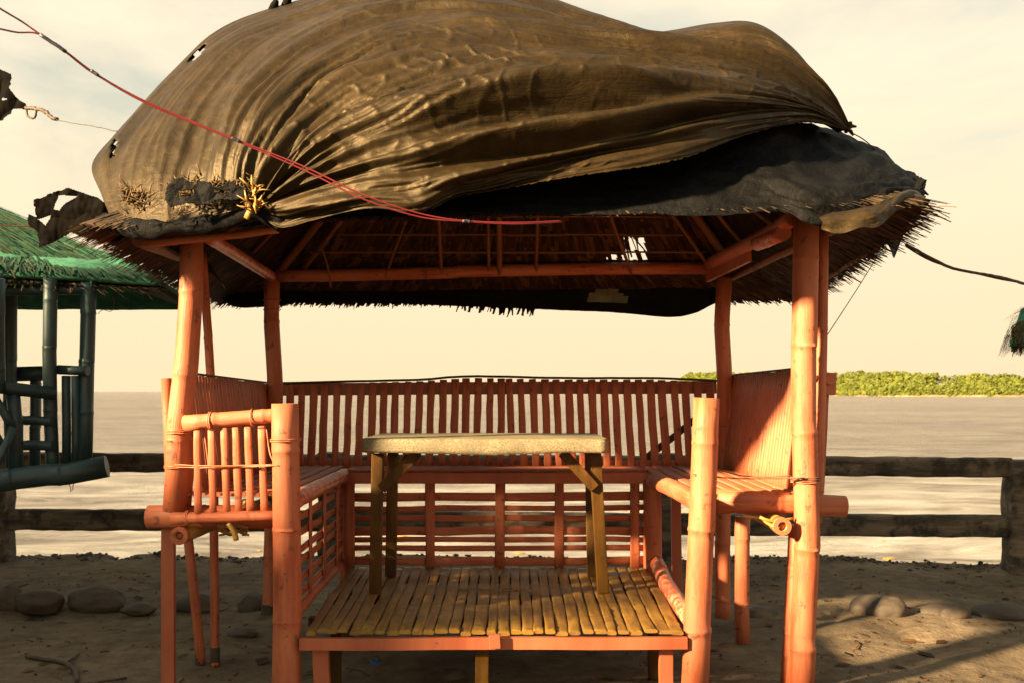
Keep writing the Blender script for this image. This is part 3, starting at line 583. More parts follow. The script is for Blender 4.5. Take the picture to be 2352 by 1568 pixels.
mb = MB(); mb.bamboo([(-.93, 3.98, FZ+.03), (-.95, 5.3, FZ+.04)], .025); build('beam', mb, M['coral'], hut, 'pole along the left edge of the floor')
# top plates
beam([W(640, 634, 5.56), W(900, 630, 5.55), W(1200, 620, 5.55), W(1640, 616, 5.56)], .036, 'horizontal pole across the back under the roof', node=.8)
beam([W(470, 540, 4.12), W(550, 590, 4.85), W(632, 641, 5.6)], .03, 'sloping left roof plate pole', m='pink_worn')
beam([W(1822, 500, 4.1), W(1745, 548, 4.7), W(1625, 608, 5.55)], .036, 'upper right roof plate pole')
beam([W(1800, 535, 4.25), W(1760, 552, 4.55), W(1740, 560, 4.7)], .036, 'short lower pole at the right roof corner', m='pink_worn')
mb = MB(); mb.board(W(1722, 583, 4.95), W(1625, 632, 5.55), .085, .02, (-1, 0, 0)); build('plank', mb, M['coral_board'], hut, 'broken plank under the right roof plate')
beam([(-1.4, 4.12, 2.10), (0, 4.12, 2.13), (1.32, 4.12, 2.10)], .035, 'front roof plate pole under the tarp')

# ------------------------------------------------------------------ thatch roofs
def thatch(prefix, parent, E, Pq, Rg, m_in, m_out, density=.018, hole=None, fr_len=(.05, .16), seed=1, shell_m=None, skip_side=(), label=None, rows=.075):
    """hip roof: eave ring E, plate ring Pq (FL, FR, BR, BL), ridge Rg (left, right)"""
    rnd = random.Random(seed); E = [Vector(q) for q in E]; Pq = [Vector(q) for q in Pq]; R1, R2 = Vector(Rg[0]), Vector(Rg[1])
    sides = [(0, 1, R1, R2), (1, 2, R2, R2), (2, 3, R2, R1), (3, 0, R1, R1)]
    def pt(s, u, w_):
        a, b, ra_, rb_ = sides[s]
        e = E[a].lerp(E[b], u); p = Pq[a].lerp(Pq[b], u); r = ra_.lerp(rb_, u)
        return e.lerp(p, w_/.3) if w_ < .3 else p.lerp(r, (w_-.3)/.7)
    shell = MB()
    for s in range(4):
        nu, nw = 60, 24; grid = [[shell.bm.verts.new(pt(s, i/nu, j/nw*.995+.0)+Vector((0, 0, (.012+.008*N.noise(pt(s, i/nu, j/nw)*6)) if shell_m is None else (.050+.03*N.noise(pt(s, i/nu, j/nw)*3.5)+.012*N.noise(pt(s, i/nu, j/nw)*14))*min(1, .2+j/4)))) for i in range(nu+1)] for j in range(nw+1)]
        for j in range(nw):
            for i in range(nu):
                c = pt(s, (i+.5)/nu, (j+.5)/nw)
                if hole and hole(s, c): continue
                shell.face([grid[j][i], grid[j][i+1], grid[j+1][i+1], grid[j+1][i]], [(.5*rnd.random(), 0)]*4)
    so_ = build('thatch', shell, shell_m or m_in, parent, label)
    md = so_.modifiers.new('thick', 'SOLIDIFY'); md.thickness = .02; md.offset = 1
    for layer in (0, 1):
        mb = MB()
        for s in range(4):
            if (s, layer) in skip_side: continue
            a, b, _, _ = sides[s]; Ls = (E[a]-E[b]).length; sl = (pt(s, .5, 0)-pt(s, .5, .3)).length+(pt(s, .5, .3)-pt(s, .5, 1)).length
            w_ = 0
            while w_ < .97:
                n = int(Ls/density*(1-.75*w_*(1 if s in (1, 3) else .45)))
                for k in range(n):
                    u = (k+rnd.random())/n; p = pt(s, u, min(.99, w_+rnd.uniform(-.012, .012))); dn = (pt(s, u, max(0, w_-.02)+0)-pt(s, u, max(0, w_-.02)+.05)).normalized()
                    al = (E[b]-E[a]).normalized(); nr = al.cross(dn).normalized(); nr = nr if nr.z > 0 else -nr
                    up_ = ((.035 if shell_m is None else .065) if layer else -.004)
                    clump = .5+.5*N.noise(Vector((u*Ls*5, s*7, seed)))+.35*N.noise(Vector((u*Ls*17, s*3, seed)))
                    ln = (rnd.uniform(.10, .17) if layer else rnd.uniform(.07, .085)) if not (w_ == 0) else rnd.uniform(*fr_len)*(.3+1.0*max(0, clump))*((.25, .8, .1, .65)[s] if prefix == 'roof' and seed == 3 else 1)
                    tight = layer == 0 and w_ > 0
                    dd = (dn+al*(rnd.uniform(-.03, .03) if tight else rnd.gauss(0, .13))+nr*(rnd.uniform(-.012, .004) if tight else rnd.uniform(-.03, .03))+(Vector((0, 0, -rnd.random()*.25)) if w_ == 0 else Vector((0, 0, 0)))).normalized()
                    top = p-dn*(.05 if w_ > 0 else .10)+nr*(up_+rnd.uniform(-.003, .004)); bot = top+dd*(ln+(.05 if w_ > 0 else .10)); wd = rnd.uniform(.02, .04) if tight else (rnd.uniform(.012, .028) if w_ == 0 and s == 1 else rnd.uniform(.007, .018))
                    if hole and (hole(s, bot) or hole(s, top) or hole(s, top.lerp(bot, .5))):
                        if rnd.random() < .93: continue
                    sd = al*wd/2; c = rnd.random()
                    mb.face([mb.bm.verts.new(top-sd), mb.bm.verts.new(top+sd), mb.bm.verts.new(bot+sd*.45), mb.bm.verts.new(bot-sd*.45)], [(c, 0)]*4, False)
                w_ += (rows if layer else rows*.75)/sl
        if len(mb.bm.faces): build('thatch_fibres', mb, m_out if layer else m_in, so_)
    return so_
def prj(c): return 1176+c.x/c.y*F, HZ-(c.z-HC)/c.y*F
def hole(s, c):
    if s != 2: return False
    x, y = prj(c); k = N.noise(Vector((x*.03, y*.05, 0)))*14+N.noise(Vector((x*.15, y*.2, 3)))*5
    return (1368 < x+k < 1500 and 578+abs(x-1460)*.18+k*.6 < y < 609) or (1432 < x+k < 1490 and 556+k*.4 < y < 592)
E0 = [(-1.65, 3.70, 1.915), (1.60, 3.68, 2.0), (1.84, 6.05, 1.865), (-1.86, 6.05, 1.845)]
P0 = [(-1.36, 4.05, 2.13), (1.30, 4.05, 2.17), (1.29, 5.58, 2.045), (-1.38, 5.58, 2.035)]
thatch('roof', hut, E0, P0, [(-.55, 4.82, 2.78), (.6, 4.82, 2.78)], M['thatch'], M['thatch_dark'], .014, hole, (.05, .15), 3, skip_side=((0, 0),), label='brown thatched hip roof with a ragged hole at the back', rows=.07)
# rafters on the underside of the back slope and battens
def backpt(X, w_):
    p = Vector((X, 5.52, 2.0)); r = Vector((X*.45 if abs(X) > .6 else X, 4.86, 2.72)); return p.lerp(r, w_)
for px, r in ((1013, .011), (1123, .010), (1147, .017), (1232, .009), (1448, .010), (890, .008)):
    X = (px-1176)/F*5.5; mb = MB(); mb.bamboo([backpt(X, -.03), backpt(X, 1)], r, node=.25, seg=8); build('rafter', mb, M['rafter'], hut)
for a, b, r in (((-1.34, 5.55, 2.0), (-.55, 4.85, 2.70), .024), ((-1.2, 5.54, 2.01), (-.5, 4.9, 2.66), .014), ((1.25, 5.5, 2.03), (.58, 4.85, 2.7), .024), ((1.12, 5.5, 2.03), (.5, 4.9, 2.66), .010),
                ((-1.34, 4.1, 2.10), (-.55, 4.8, 2.72), .024), ((1.28, 4.1, 2.14), (.58, 4.8, 2.72), .024), ((-1.38, 4.6, 2.05), (-.6, 4.82, 2.7), .012), ((1.29, 4.7, 2.1), (.62, 4.82, 2.7), .012), ((-1.38, 5.1, 2.04), (-.6, 4.83, 2.7), .012), ((1.28, 5.2, 2.06), (.62, 4.83, 2.7), .012)):
    mb = MB(); mb.bamboo([a, b], r, node=.25, seg=10); build('rafter', mb, M['rafter'], hut)
for a, b, r in ((W(318, 552, 4.0), W(420, 590, 4.75), .03), ((-1.72, 4.2, 1.93), (-1.80, 5.9, 1.885), .009), ((1.40, 3.95, 2.0), (1.30, 5.7, 1.97), .02), ((1.66, 4.0, 1.985), (1.75, 5.9, 1.88), .014)):
    mb = MB(); mb.bamboo([a, b], r, node=.25, seg=10); build('rafter', mb, M['rafter'], hut)
mb = MB(); mb.line([W(735, 560, 5.35), W(752, 610, 5.40), W(760, 660, 5.44)], .006, n=6); build('splinter', mb, M['rafter'], hut)
for w_ in (.12, .24, .36, .48):
    a = backpt(-1.3+w_*.6, w_); b = backpt(1.25-w_*.6, w_); mb = MB(); mb.bamboo([a, b], .006, node=.3, seg=6); build('batten', mb, M['rafter'], hut)
# lashings
for p, ax, r, t in ((W(625, 690, 5.55), (0, 0, 1), .049, 1), (W(625, 712, 5.55), (0, 0, 1), .049, 1), (W(1640, 618, 5.55), (1, 0, 0), .040, 4), (W(980, 627, 5.55), (1, 0, 0), .040, 2), (W(440, 548, 4.07), (0, 0, 1), .050, 3), (W(1850, 1098, 4.07), (0, 0, 1), .060, 3), (W(640, 634, 5.55), (1, 0, 0), .04, 3)):
    mb = MB(); mb.wrap(p, ax, r, t, .0022); build('lashing', mb, M['twine'], hut)
for q in ([W(1590, 1088, 3.90), W(1700, 1098, 4.02), W(1850, 1096, 4.0)], [W(1640, 1075, 4.0), W(1720, 1094, 4.02), W(1820, 1092, 4.0)]):
    mb = MB(); mb.line(q, .003, jit=.002); build('twine', mb, M['twine'], hut)
for p, ax, r, t in ((W(414, 990, 4.08), (0, 0, 1), .056, 3), (W(410, 1070, 4.08), (0, 0, 1), .056, 2), (W(485, 966, 3.985), (1, 0, 0), .036, 2), (W(580, 958, 3.975), (1, 0, 0), .034, 1), (W(432, 1188, 4.02), (1, 0, 0), .028, 2), (W(1850, 1104, 4.07), (0, 0, 1), .058, 2), (W(656, 1010, 3.95), (0, 0, 1), .060, 2)):
    mb = MB(); mb.wrap(p, ax, r, t, .0025); build('lashing', mb, M['twine_pink'], hut)
rr = random.Random(5)
def strap(pts, r, n=8): mb = MB(); mb.line(pts, r, n=n); build('strap', mb, M['bare'], hut)
mb = MB()
for k in range(7): a = W(500+k*9, 1206, 4.05); mb.line([a, a+Vector((rr.uniform(-.06, .06), .03, -.02)), a+Vector((rr.uniform(-.12, .1), .06, -.05))], .005, n=6)
build('straw_bundle', mb, M['bare'], hut)
strap([W(1703, 1184, 4.05), W(1745, 1190, 4.08), W(1770, 1205, 4.02), W(1790, 1212, 4.0)], .007); strap([W(525, 1200, 4.0), W(538, 1222, 4.0), W(543, 1240, 4.0)], .012)
strap([W(1745, 1186, 4.03), W(1775, 1196, 4.02), W(1822, 1190, 4.05)], .007); strap([W(560, 1150, 4.1), W(575, 1160, 4.08), W(590, 1162, 4.1)], .014)

# ------------------------------------------------------------------ big tarpaulin
guides = [  # lines run from the lower left hem to the knot at the right; (px, py, Y)
 (0.00, [(592, 484, 3.56), (645, 520, 3.56), (720, 504, 3.54), (850, 478, 3.50), (960, 489, 3.48), (1050, 452, 3.47), (1120, 440, 3.47), (1300, 408, 3.48), (1500, 378, 3.52), (1610, 350, 3.6), (1720, 308, 3.75), (1850, 281, 3.95), (1948, 300, 4.2)]),
 (0.14, [(592, 481, 3.55), (700, 442, 3.50), (850, 395, 3.46), (1000, 372, 3.44), (1200, 345, 3.45), (1450, 308, 3.50), (1650, 268, 3.66), (1840, 262, 3.93), (1949, 299, 4.2)]),
 (0.28, [(591, 479, 3.55), (680, 395, 3.50), (820, 315, 3.50), (1000, 265, 3.50), (1250, 235, 3.54), (1500, 215, 3.60), (1720, 220, 3.76), (1860, 252, 3.97), (1950, 298, 4.2)]),
 (0.42, [(589, 478, 3.55), (632, 375, 3.52), (720, 265, 3.58), (860, 185, 3.64), (1050, 145, 3.68), (1300, 140, 3.72), (1550, 150, 3.78), (1750, 182, 3.88), (1880, 240, 4.02), (1951, 297, 4.2)]),
 (0.58, [(540, 498, 3.57), (556, 360, 3.60), (620, 235, 3.72), (740, 135, 3.85), (900, 75, 3.92), (1100, 58, 3.94), (1350, 88, 3.94), (1550, 108, 3.95), (1760, 145, 4.0), (1885, 220, 4.08), (1952, 296, 4.2)]),
 (0.74, [(430, 512, 3.62), (436, 385, 3.70), (490, 255, 3.88), (580, 155, 4.05), (700, 80, 4.18), (860, 20, 4.24), (1100, 0, 4.24), (1350, 66, 4.20), (1550, 112, 4.15), (1750, 112, 4.12), (1885, 195, 4.12), (1953, 295, 4.2)]),
 (0.88, [(320, 520, 3.68), (302, 420, 3.82), (345, 305, 4.02), (430, 195, 4.22), (535, 100, 4.38), (680, 40, 4.50), (900, -35, 4.52), (1100, -36, 4.48), (1350, 36, 4.40), (1530, 84, 4.30), (1740, 72, 4.22), (1880, 180, 4.17), (1954, 295, 4.2)]),
 (1.00, [(262, 518, 3.74), (232, 445, 3.95), (212, 378, 4.12), (262, 313, 4.30), (350, 213, 4.50), (420, 140, 4.62), (482, 82, 4.72), (560, 40, 4.80), (690, 0, 4.86), (900, -55, 4.88), (1100, -55, 4.84), (1300, 8, 4.74), (1440, 60, 4.62), (1510, 74, 4.58), (1640, 54, 4.48), (1735, 54, 4.40), (1820, 110, 4.32), (1885, 190, 4.25), (1925, 250, 4.22), (1955, 296, 4.2)])]
NU, NV = 400, 250
G8 = [[Vector(p) for p in resample([W(*q) for q in g_], NU+1)] for _, g_ in guides]
vk = [g_[0] for g_ in guides]
tp = MB(); rows = []
def ridged(x): return 1-abs(2*(x-math.floor(x+.5)))
Pg = []
for j in range(NV+1):
    v_ = j/NV
    row = []
    for i in range(NU+1):
        # catmull-rom across guides
        k = max(0, min(len(vk)-2, next((q for q in range(len(vk)-1) if v_ <= vk[q+1]), len(vk)-2))); f = (v_-vk[k])/(vk[k+1]-vk[k])
        p0, p1, p2, p3 = G8[max(k-1, 0)][i], G8[k][i], G8[k+1][i], G8[min(k+2, len(vk)-1)][i]
        m1 = (p2-p0)*.5; m2 = (p3-p1)*.5
        row.append(p1*(2*f**3-3*f*f+1)+m1*(f**3-2*f*f+f)+p2*(-2*f**3+3*f*f)+m2*(f**3-f*f))
    Pg.append(row)
def fold(u, v_):
    a = 0
    q = v_+.05*N.noise(Vector((u*3, v_*2, 0)))+.012*N.noise(Vector((u*11, v_*6, 3)))
    a += .060*N.noise(Vector((q*12, u*1.7, 1.3)))*(.6+.8*abs(N.noise(Vector((u*2, v_*3, 30)))))
    w1 = max(0, .5+1.6*N.noise(Vector((u*2.6, v_*4, 50)))); w2 = max(0, .5+1.6*N.noise(Vector((u*3.1, v_*5, 60))))
    a += .030*(1-2*abs(N.noise(Vector((q*27+.6*N.noise(Vector((u*4, q*3, 9))), u*2.6, 4)))))*w1
    a += .014*(1-2*abs(N.noise(Vector((q*60, u*4.5, 7)))))*w2
    a += .010*N.noise(Vector((u*16, v_*12, 11)))*w1
    a += .007*(1-2*abs(N.noise(Vector((u*34, v_*26+u*9, 12)))))*max(0, .25+N.noise(Vector((u*3, v_*3, 20))))
    cx = N.noise(Vector((u*22+q*8, v_*18-u*10, 70))); a += .009*(1-min(1, abs(cx)*9))*max(0, .3+N.noise(Vector((u*4, v_*4, 71))))
    # long lip folds low on the right half
    for v0, am, wd in ((.20, .10, .035), (.30, .075, .03), (.115, .05, .02)):
        vv = v_-v0-.03*N.noise(Vector((u*5, v0*9, 0)))-.05*(u-.5)
        a += am*math.exp(-(vv/wd)**2)*math.exp(-((u-.45)/.22)**2)-am*.8*math.exp(-((vv+wd*1.5)/wd)**2)*math.exp(-((u-.45)/.22)**2)
    fan = math.exp(-(u/.26)**2)*(1 if v_ < .5 else math.exp(-((v_-.5)/.25)**2))
    a += .034*fan*math.sin(q*2*PI*9+3*N.noise(Vector((u*5, 0, 0))))*(.4+.6*math.sin(PI*min(1, u/.12+.08)))
    rt = math.exp(-((u-.93)/.22)**2); a += .014*rt*math.sin(q*2*PI*7+4*N.noise(Vector((q*4, 0, 0))))
    return a*min(1, .2+7*u)*min(1, .10+4.5*(1-u))
for j in range(NV+1):
    row = []
    for i in range(NU+1):
        p = Pg[j][i]; du = Pg[j][min(i+1, NU)]-Pg[j][max(i-1, 0)]; dv = Pg[min(j+1, NV)][i]-Pg[max(j-1, 0)][i]; nr = du.cross(dv)
        nr = nr.normalized() if nr.length > 1e-9 else Vector((0, -1, 0))
        if nr.y > 0: nr = -nr
        edge = .35 if j in (0,) else 1
        if j > NV-66: edge = .15+.85*((NV-j)/66)
        q = p+nr*fold(i/NU, j/NV)*edge
        if j == 0: q.z += .006*N.noise(Vector((i*.35, 0, 0)))+.004*N.noise(Vector((i*1.1, 5, 0)))
        row.append(tp.bm.verts.new(q))
    rows.append(row)
# back of the sheet, over the ridge and down onto the back slope
NB = 40
for j in range(1, NB+1):
    t = j/NB*PI/2; row = []
    for i in range(NU+1):
        s_ = Pg[NV][i]; u = i/NU; yb = 5.35; e = Vector((s_.x*.97, max(s_.y+.1, yb-.3*abs(2*u-1)**4), 2.34 if s_.z > 2.45 else s_.z-.12))
        e.y = s_.y+(e.y-s_.y)*min(1, 4*(1-u)+.05); e.z = s_.z+(e.z-s_.z)*min(1, 4*(1-u)+.05)
        q = Vector((s_.x+(e.x-s_.x)*j/NB, s_.y+(e.y-s_.y)*math.sin(t), s_.z+(e.z-s_.z)*(1-math.cos(t))))
        q.z += .02*N.noise(Vector((u*9, j*.15, 40)))*min(1, j/8)
        row.append(tp.bm.verts.new(q))
    rows.append(row)
def torn(i, j):
    c = rows[j][i].co; x, y = prj(c); k = N.noise(Vector((x*.06, y*.06, 0)))*9+N.noise(Vector((x*.2, y*.2, 0)))*5
    if ((x-262+(y-342)*.15)/6)**2+((y-342)/24)**2 < 1+k*.05: return True
    if ((x-452-(y-125)*-.9)/9)**2+((y-125)/22)**2 < 1+k*.05: return True
    if j > NV: return False
    if ((x+k-490)/92)**2+((y+k-440)/19)**2 < 1: return True        # ragged tear over the thatch
    if ((x+k-312)/24)**2+((y+k-455)/17)**2 < 1: return True
    return False
for j in range(len(rows)-1):
    for i in range(NU):
        if torn(i, j): continue
        tp.face([rows[j][i], rows[j][i+1], rows[j+1][i+1], rows[j+1][i]], [(i/NU*5, j/NV*2), ((i+1)/NU*5, j/NV*2), ((i+1)/NU*5, (j+1)/NV*2), (i/NU*5, (j+1)/NV*2)])
bmesh.ops.remove_doubles(tp.bm, verts=tp.bm.verts, dist=.0003)
big = tag(origin(build('tarpaulin', tp, M['tarp']), (0, 4.4, 2.0)), 'large faded brown tarpaulin billowing over the coral hut roof', 'tarpaulin')
md = big.modifiers.new('thick', 'SOLIDIFY'); md.thickness = .002

# ------------------------------------------------------------------ black tarpaulin under it
lo = [W(*q) for q in ((545, 524, 3.63), (700, 506, 3.62), (900, 498, 3.6), (1100, 495, 3.6), (1400, 495, 3.6), (1650, 494, 3.6), (1800, 487, 3.62), (1850, 515, 3.60), (1910, 530, 3.62), (1975, 526, 3.64), (2020, 510, 3.70), (2050, 484, 3.76), (2085, 470, 3.84), (2120, 468, 3.95))]
mi = [W(*q) for q in ((545, 470, 3.80), (700, 450, 3.78), (900, 430, 3.76), (1100, 420, 3.76), (1400, 400, 3.78), (1650, 380, 3.80), (1780, 392, 3.78), (1850, 410, 3.74), (1920, 425, 3.76), (1980, 430, 3.80), (2030, 430, 3.86), (2065, 430, 3.92), (2095, 436, 3.98), (2120, 446, 4.05))]
hi = [W(*q) for q in ((560, 420, 4.1), (700, 380, 4.15), (900, 350, 4.15), (1100, 330, 4.15), (1400, 300, 4.15), (1650, 285, 4.12), (1780, 283, 4.15), (1855, 291, 4.30), (1930, 316, 4.45), (1985, 335, 4.55), (2030, 358, 4.6), (2068, 392, 4.55), (2098, 420, 4.45), (2116, 440, 4.3))]
bk = [Vector((p.x*.98+.03, p.y+.75*min(1, max(.1, (2.3-p.x)/1.2)), p.z-.05-max(0, p.x-.5)*.16)) for p in hi]
gl = [resample(q, 161) for q in (lo, mi, hi, bk)]
kt = MB(); rows = []
for j in range(91):
    t = j/90*3; k = min(2, int(t)); f = t-k; row = []
    for i in range(161):
        p0, p1, p2, p3 = gl[max(k-1, 0)][i], gl[k][i], gl[k+1][i], gl[min(k+2, 3)][i]; m1 = (p2-p0)*.5; m2 = (p3-p1)*.5
        p = p1*(2*f**3-3*f*f+1)+m1*(f**3-2*f*f+f)+p2*(-2*f**3+3*f*f)+m2*(f**3-f*f)
        u = i/160; r_ = max(0, (u-.55)/.45)
        a = (.05*N.noise(Vector((u*11, t*2.0, 2)))+.03*(1-2*abs(N.noise(Vector((u*13+t*2, t*3.5-u*6, 6)))))+.012*N.noise(Vector((u*50, t*9, 8))))*(.25+.9*r_)
        if j == 0: a *= .4
        q = p+Vector((0, -.75, .6))*a*(1 if t < 2.2 else .4)
        if j == 0: q.z += .004*N.noise(Vector((i*.6, 0, 0)))
        row.append(kt.bm.verts.new(q))
    rows.append(row)
for j in range(90):
    for i in range(160): kt.face([rows[j][i], rows[j][i+1], rows[j+1][i+1], rows[j+1][i]])
bt = tag(origin(build('tarpaulin', kt, M['black']), (0, 3.9, 1.9)), 'black crumpled tarpaulin over the front and right of the roof, under the brown one', 'tarpaulin')
md = bt.modifiers.new('thick', 'SOLIDIFY'); md.thickness = .003
# plastic flap hanging from the front right corner, gold where the sun catches it
kt = MB(); top_ = resample([W(*q) for q in ((1880, 500, 3.58), (1940, 484, 3.57), (2000, 474, 3.59), (2050, 452, 3.66), (2090, 436, 3.76), (2112, 446, 3.84))], 50); bot_ = resample([W(*q) for q in ((1885, 527, 3.52), (1930, 538, 3.50), (1980, 524, 3.50), (2020, 520, 3.54), (2062, 484, 3.64), (2122, 472, 3.78))], 50); rows = []
for j in range(25):
    row = []
    for i in range(50):
        p = top_[i].lerp(bot_[i], j/24); a = .018*N.noise(Vector((i*.16, j*.09, 0)))+.010*abs(N.noise(Vector((i*.35+j*.2, j*.3, 4)))); row.append(kt.bm.verts.new(p+Vector((0, -1, .2))*(a+.02*math.sin(PI*j/24))))
    rows.append(row)
for j in range(24):
    for i in range(49): kt.face([rows[j][i], rows[j][i+1], rows[j+1][i+1], rows[j+1][i]])
tag(origin(build('tarpaulin', kt, M['tarp']), (1.2, 3.6, 1.9)), 'brown plastic flap hanging over the front right eave of the coral hut', 'tarpaulin')
# back hanging strip of black tarp
kt = MB(); 
tb = [(505, 655), (560, 650), (650, 648), (672, 640), (900, 640), (1200, 640), (1500, 640), (1620, 640), (1648, 690)]
bb = [(505, 680), (535, 704), (600, 706), (672, 697), (900, 698), (1100, 706), (1400, 718), (1560, 728), (1649, 694)]
top_ = resample([W(x, y, 5.86) for x, y in tb], 90); bot_ = resample([W(x, y, 5.9) for x, y in bb], 90); rows = []
for j in range(15): rows.append([kt.bm.verts.new(top_[i].lerp(bot_[i], j/14)+Vector((0, 1, 0))*.03*N.noise(Vector((i*.12, j*.2, 0)))+Vector((0, 0, .004*N.noise(Vector((i*.5, 0, 2)))))) for i in range(90)])
for j in range(14):
    for i in range(89):
        c = rows[j][i].co; x, y = prj(c)
        patch = (1360 < x < 1418 and 648 < y < 690) or (1347 < x < 1432 and 672 < y < 692)
        f_ = kt.face([rows[j][i], rows[j][i+1], rows[j+1][i+1], rows[j+1][i]])
        if f_ and patch: f_.material_index = 1
tag(origin(build('tarpaulin', kt, [M['black'], mat('thin worn sheet', (.12, .12, .06), (.2, .19, .1), .6, 20, transl=.5)]), (0, 6.05, 1.8)), 'long black tarpaulin strip hanging below the back eave of the coral hut', 'tarpaulin')
# fringe below it
mb = MB(); rr = random.Random(11)
for k in range(70):
    x = rr.uniform(1050, 1228); y = 694+(x-1050)*.03; l_ = rr.uniform(6, 24)+16*math.exp(-((x-1180)/45)**2)*rr.random(); a = W(x, y-6, 5.95); b = W(x-l_*rr.uniform(-.15, .6), y+l_, 5.95); s_ = Vector((rr.uniform(.004, .011), 0, 0))
    mb.face([mb.bm.verts.new(q) for q in (a-s_, a+s_, b+s_*.6, b-s_*.6)], [(rr.random()*.4, 0)]*4, False)
mb = build('thatch_fringe', mb, M['thatch_dark'], hut, 'ragged thatch ends hanging below the back eave')
# black torn scraps at the left corner
def scrap(name, outline, Y, label, m='scrap', amp=.03, holes=(), seed=0, cat='tarpaulin scrap', grid=1.6, depth=.0):
    """torn sheet: a folded, wrinkled grid trimmed to a ragged outline"""
    xs_ = [q[0] for q in outline]; ys_ = [q[1] for q in outline]; kt = MB(); g_ = grid; cols = int((max(xs_)-min(xs_))/g_)+2; rws = int((max(ys_)-min(ys_))/g_)+2; vv = {}
    def inside(x, y, poly):
        c = False
        for (x1, y1), (x2, y2) in zip(poly, poly[1:]+poly[:1]):
            if (y1 > y) != (y2 > y) and x < (x2-x1)*(y-y1)/(y2-y1)+x1: c = not c
        return c
    def V(i, j):
        if (i, j) not in vv:
            x = min(xs_)+i*g_; y = min(ys_)+j*g_; p = W(x, y, Y+depth*(x-min(xs_))/100); k = abs(N.noise(Vector((x*.022, y*.018, seed))))+.12*N.noise(Vector((x*.09, y*.07, seed+3)))
            vv[(i, j)] = kt.bm.verts.new(p+Vector((0, -1, 0))*amp*2.5*k)
        return vv[(i, j)]
    for i in range(cols):
        for j in range(rws):
            x = min(xs_)+(i+.5)*g_; y = min(ys_)+(j+.5)*g_; kx = 3*N.noise(Vector((x*.12, y*.12, seed)))
            if inside(x+kx, y+kx*.7, outline) and not any(inside(x, y, h) for h in holes): kt.face([V(i, j), V(i+1, j), V(i+1, j+1), V(i, j+1)])
    o = build(name, kt, M[m]); md = o.modifiers.new('thick', 'SOLIDIFY'); md.thickness = .002
    return tag(origin(o, W(sum(xs_)/len(xs_), max(ys_), Y)), label, cat)
scrap('torn_tarpaulin', [(82, 462), (130, 440), (160, 434), (225, 455), (262, 480), (290, 545), (262, 558), (200, 548), (165, 535), (120, 560), (92, 570), (88, 532), (66, 518), (64, 492), (84, 500)], 3.95,
      'black torn tarpaulin scrap sticking out left of the coral hut roof', holes=([(135, 450), (180, 452), (150, 468), (138, 485), (125, 482)], [(88, 505), (118, 495), (108, 520)]), seed=2, amp=.011)
scrap('torn_tarpaulin', [(384, 432), (398, 415), (420, 408), (445, 425), (470, 418), (500, 432), (525, 420), (552, 428), (570, 440), (566, 452), (540, 462), (505, 458), (470, 472), (430, 468), (392, 476), (380, 460)], 3.50,
      'ragged dark torn lip of sheeting inside the tear at front left', m='black', holes=([(410, 440), (450, 436), (440, 452), (412, 458)], [(490, 440), (530, 436), (515, 450)]), seed=5, amp=.006, grid=1.5)
scrap('torn_tarpaulin', [(-40, 150), (0, 160), (28, 172), (24, 205), (45, 232), (62, 240), (60, 252), (35, 250), (10, 275), (-40, 300)], 5.2,
      'ragged dark tarpaulin scrap at the top left picture edge', holes=([(6, 226), (22, 230), (8, 234)],), seed=8, amp=.011)
mb = MB(); mb.line([W(58, 248, 5.2), W(75, 250, 5.15), W(92, 252, 5.1), W(112, 264, 5.0), W(130, 276, 4.95)], .010, n=20, jit=.006); mb.line([W(60, 250, 5.2), W(64, 268, 5.18), W(78, 272, 5.15), W(84, 256, 5.12)], .006, n=14, jit=.003)
mb.line([W(130, 276, 4.95), W(180, 286, 4.8), W(220, 292, 4.7), W(268, 302, 4.5)], .0022, n=14, jit=.002)
tag(build('rope', mb, M['rope']), 'frayed dark rope from the top left scrap to the brown tarpaulin', 'rope')
for x, y, hh, lab in ((630, 14, 12, 'left one of two small dark ends above the tarpaulin top'), (660, 4, 10, 'right one of two small dark ends above the tarpaulin top')):
    mb = MB(); mb.sweep([W(x-4, y+10, 4.84), W(x, y, 4.82), W(x+4, y-hh, 4.8), W(x+3, y-hh-3, 4.8)], [(.024, .02), (.022, .02), (.014, .01), (.006, .004)], seg=9); tag(build('tarp_knot', mb, M['black']), lab, 'knot')
# knot at the right tip
mb = MB(); rr = random.Random(3)
for k in range(9):
    a = W(1945, 298, 4.2); b = a+Vector((rr.uniform(.0, .05), rr.uniform(-.02, .02), rr.uniform(-.03, .035))); mb.sweep([a, a.lerp(b, .6)+Vector((0, 0, .008)), b], [(.012, .006), (.012, .008), (.006, .004)], seg=7)
mb.line([W(1955, 305, 4.2), W(1985, 322, 4.25), W(2010, 345, 4.3)], .0025, n=8); tag(build('tarp_knot', mb, M['tarp']), 'knotted end of the brown tarpaulin at its right tip', 'knot')
mb = MB()
for k in range(10):
    a = W(2106, 440, 4.0); b = a+Vector((rr.uniform(-.02, .05), rr.uniform(-.02, .02), rr.uniform(-.03, .05))); mb.sweep([a, a.lerp(b, .6)+Vector((0, 0, .008)), b], [(.012, .006), (.011, .008), (.005, .003)], seg=7)
tag(build('tarp_knot', mb, M['black']), 'knotted black end of the tarpaulin at the right eave tip', 'knot')
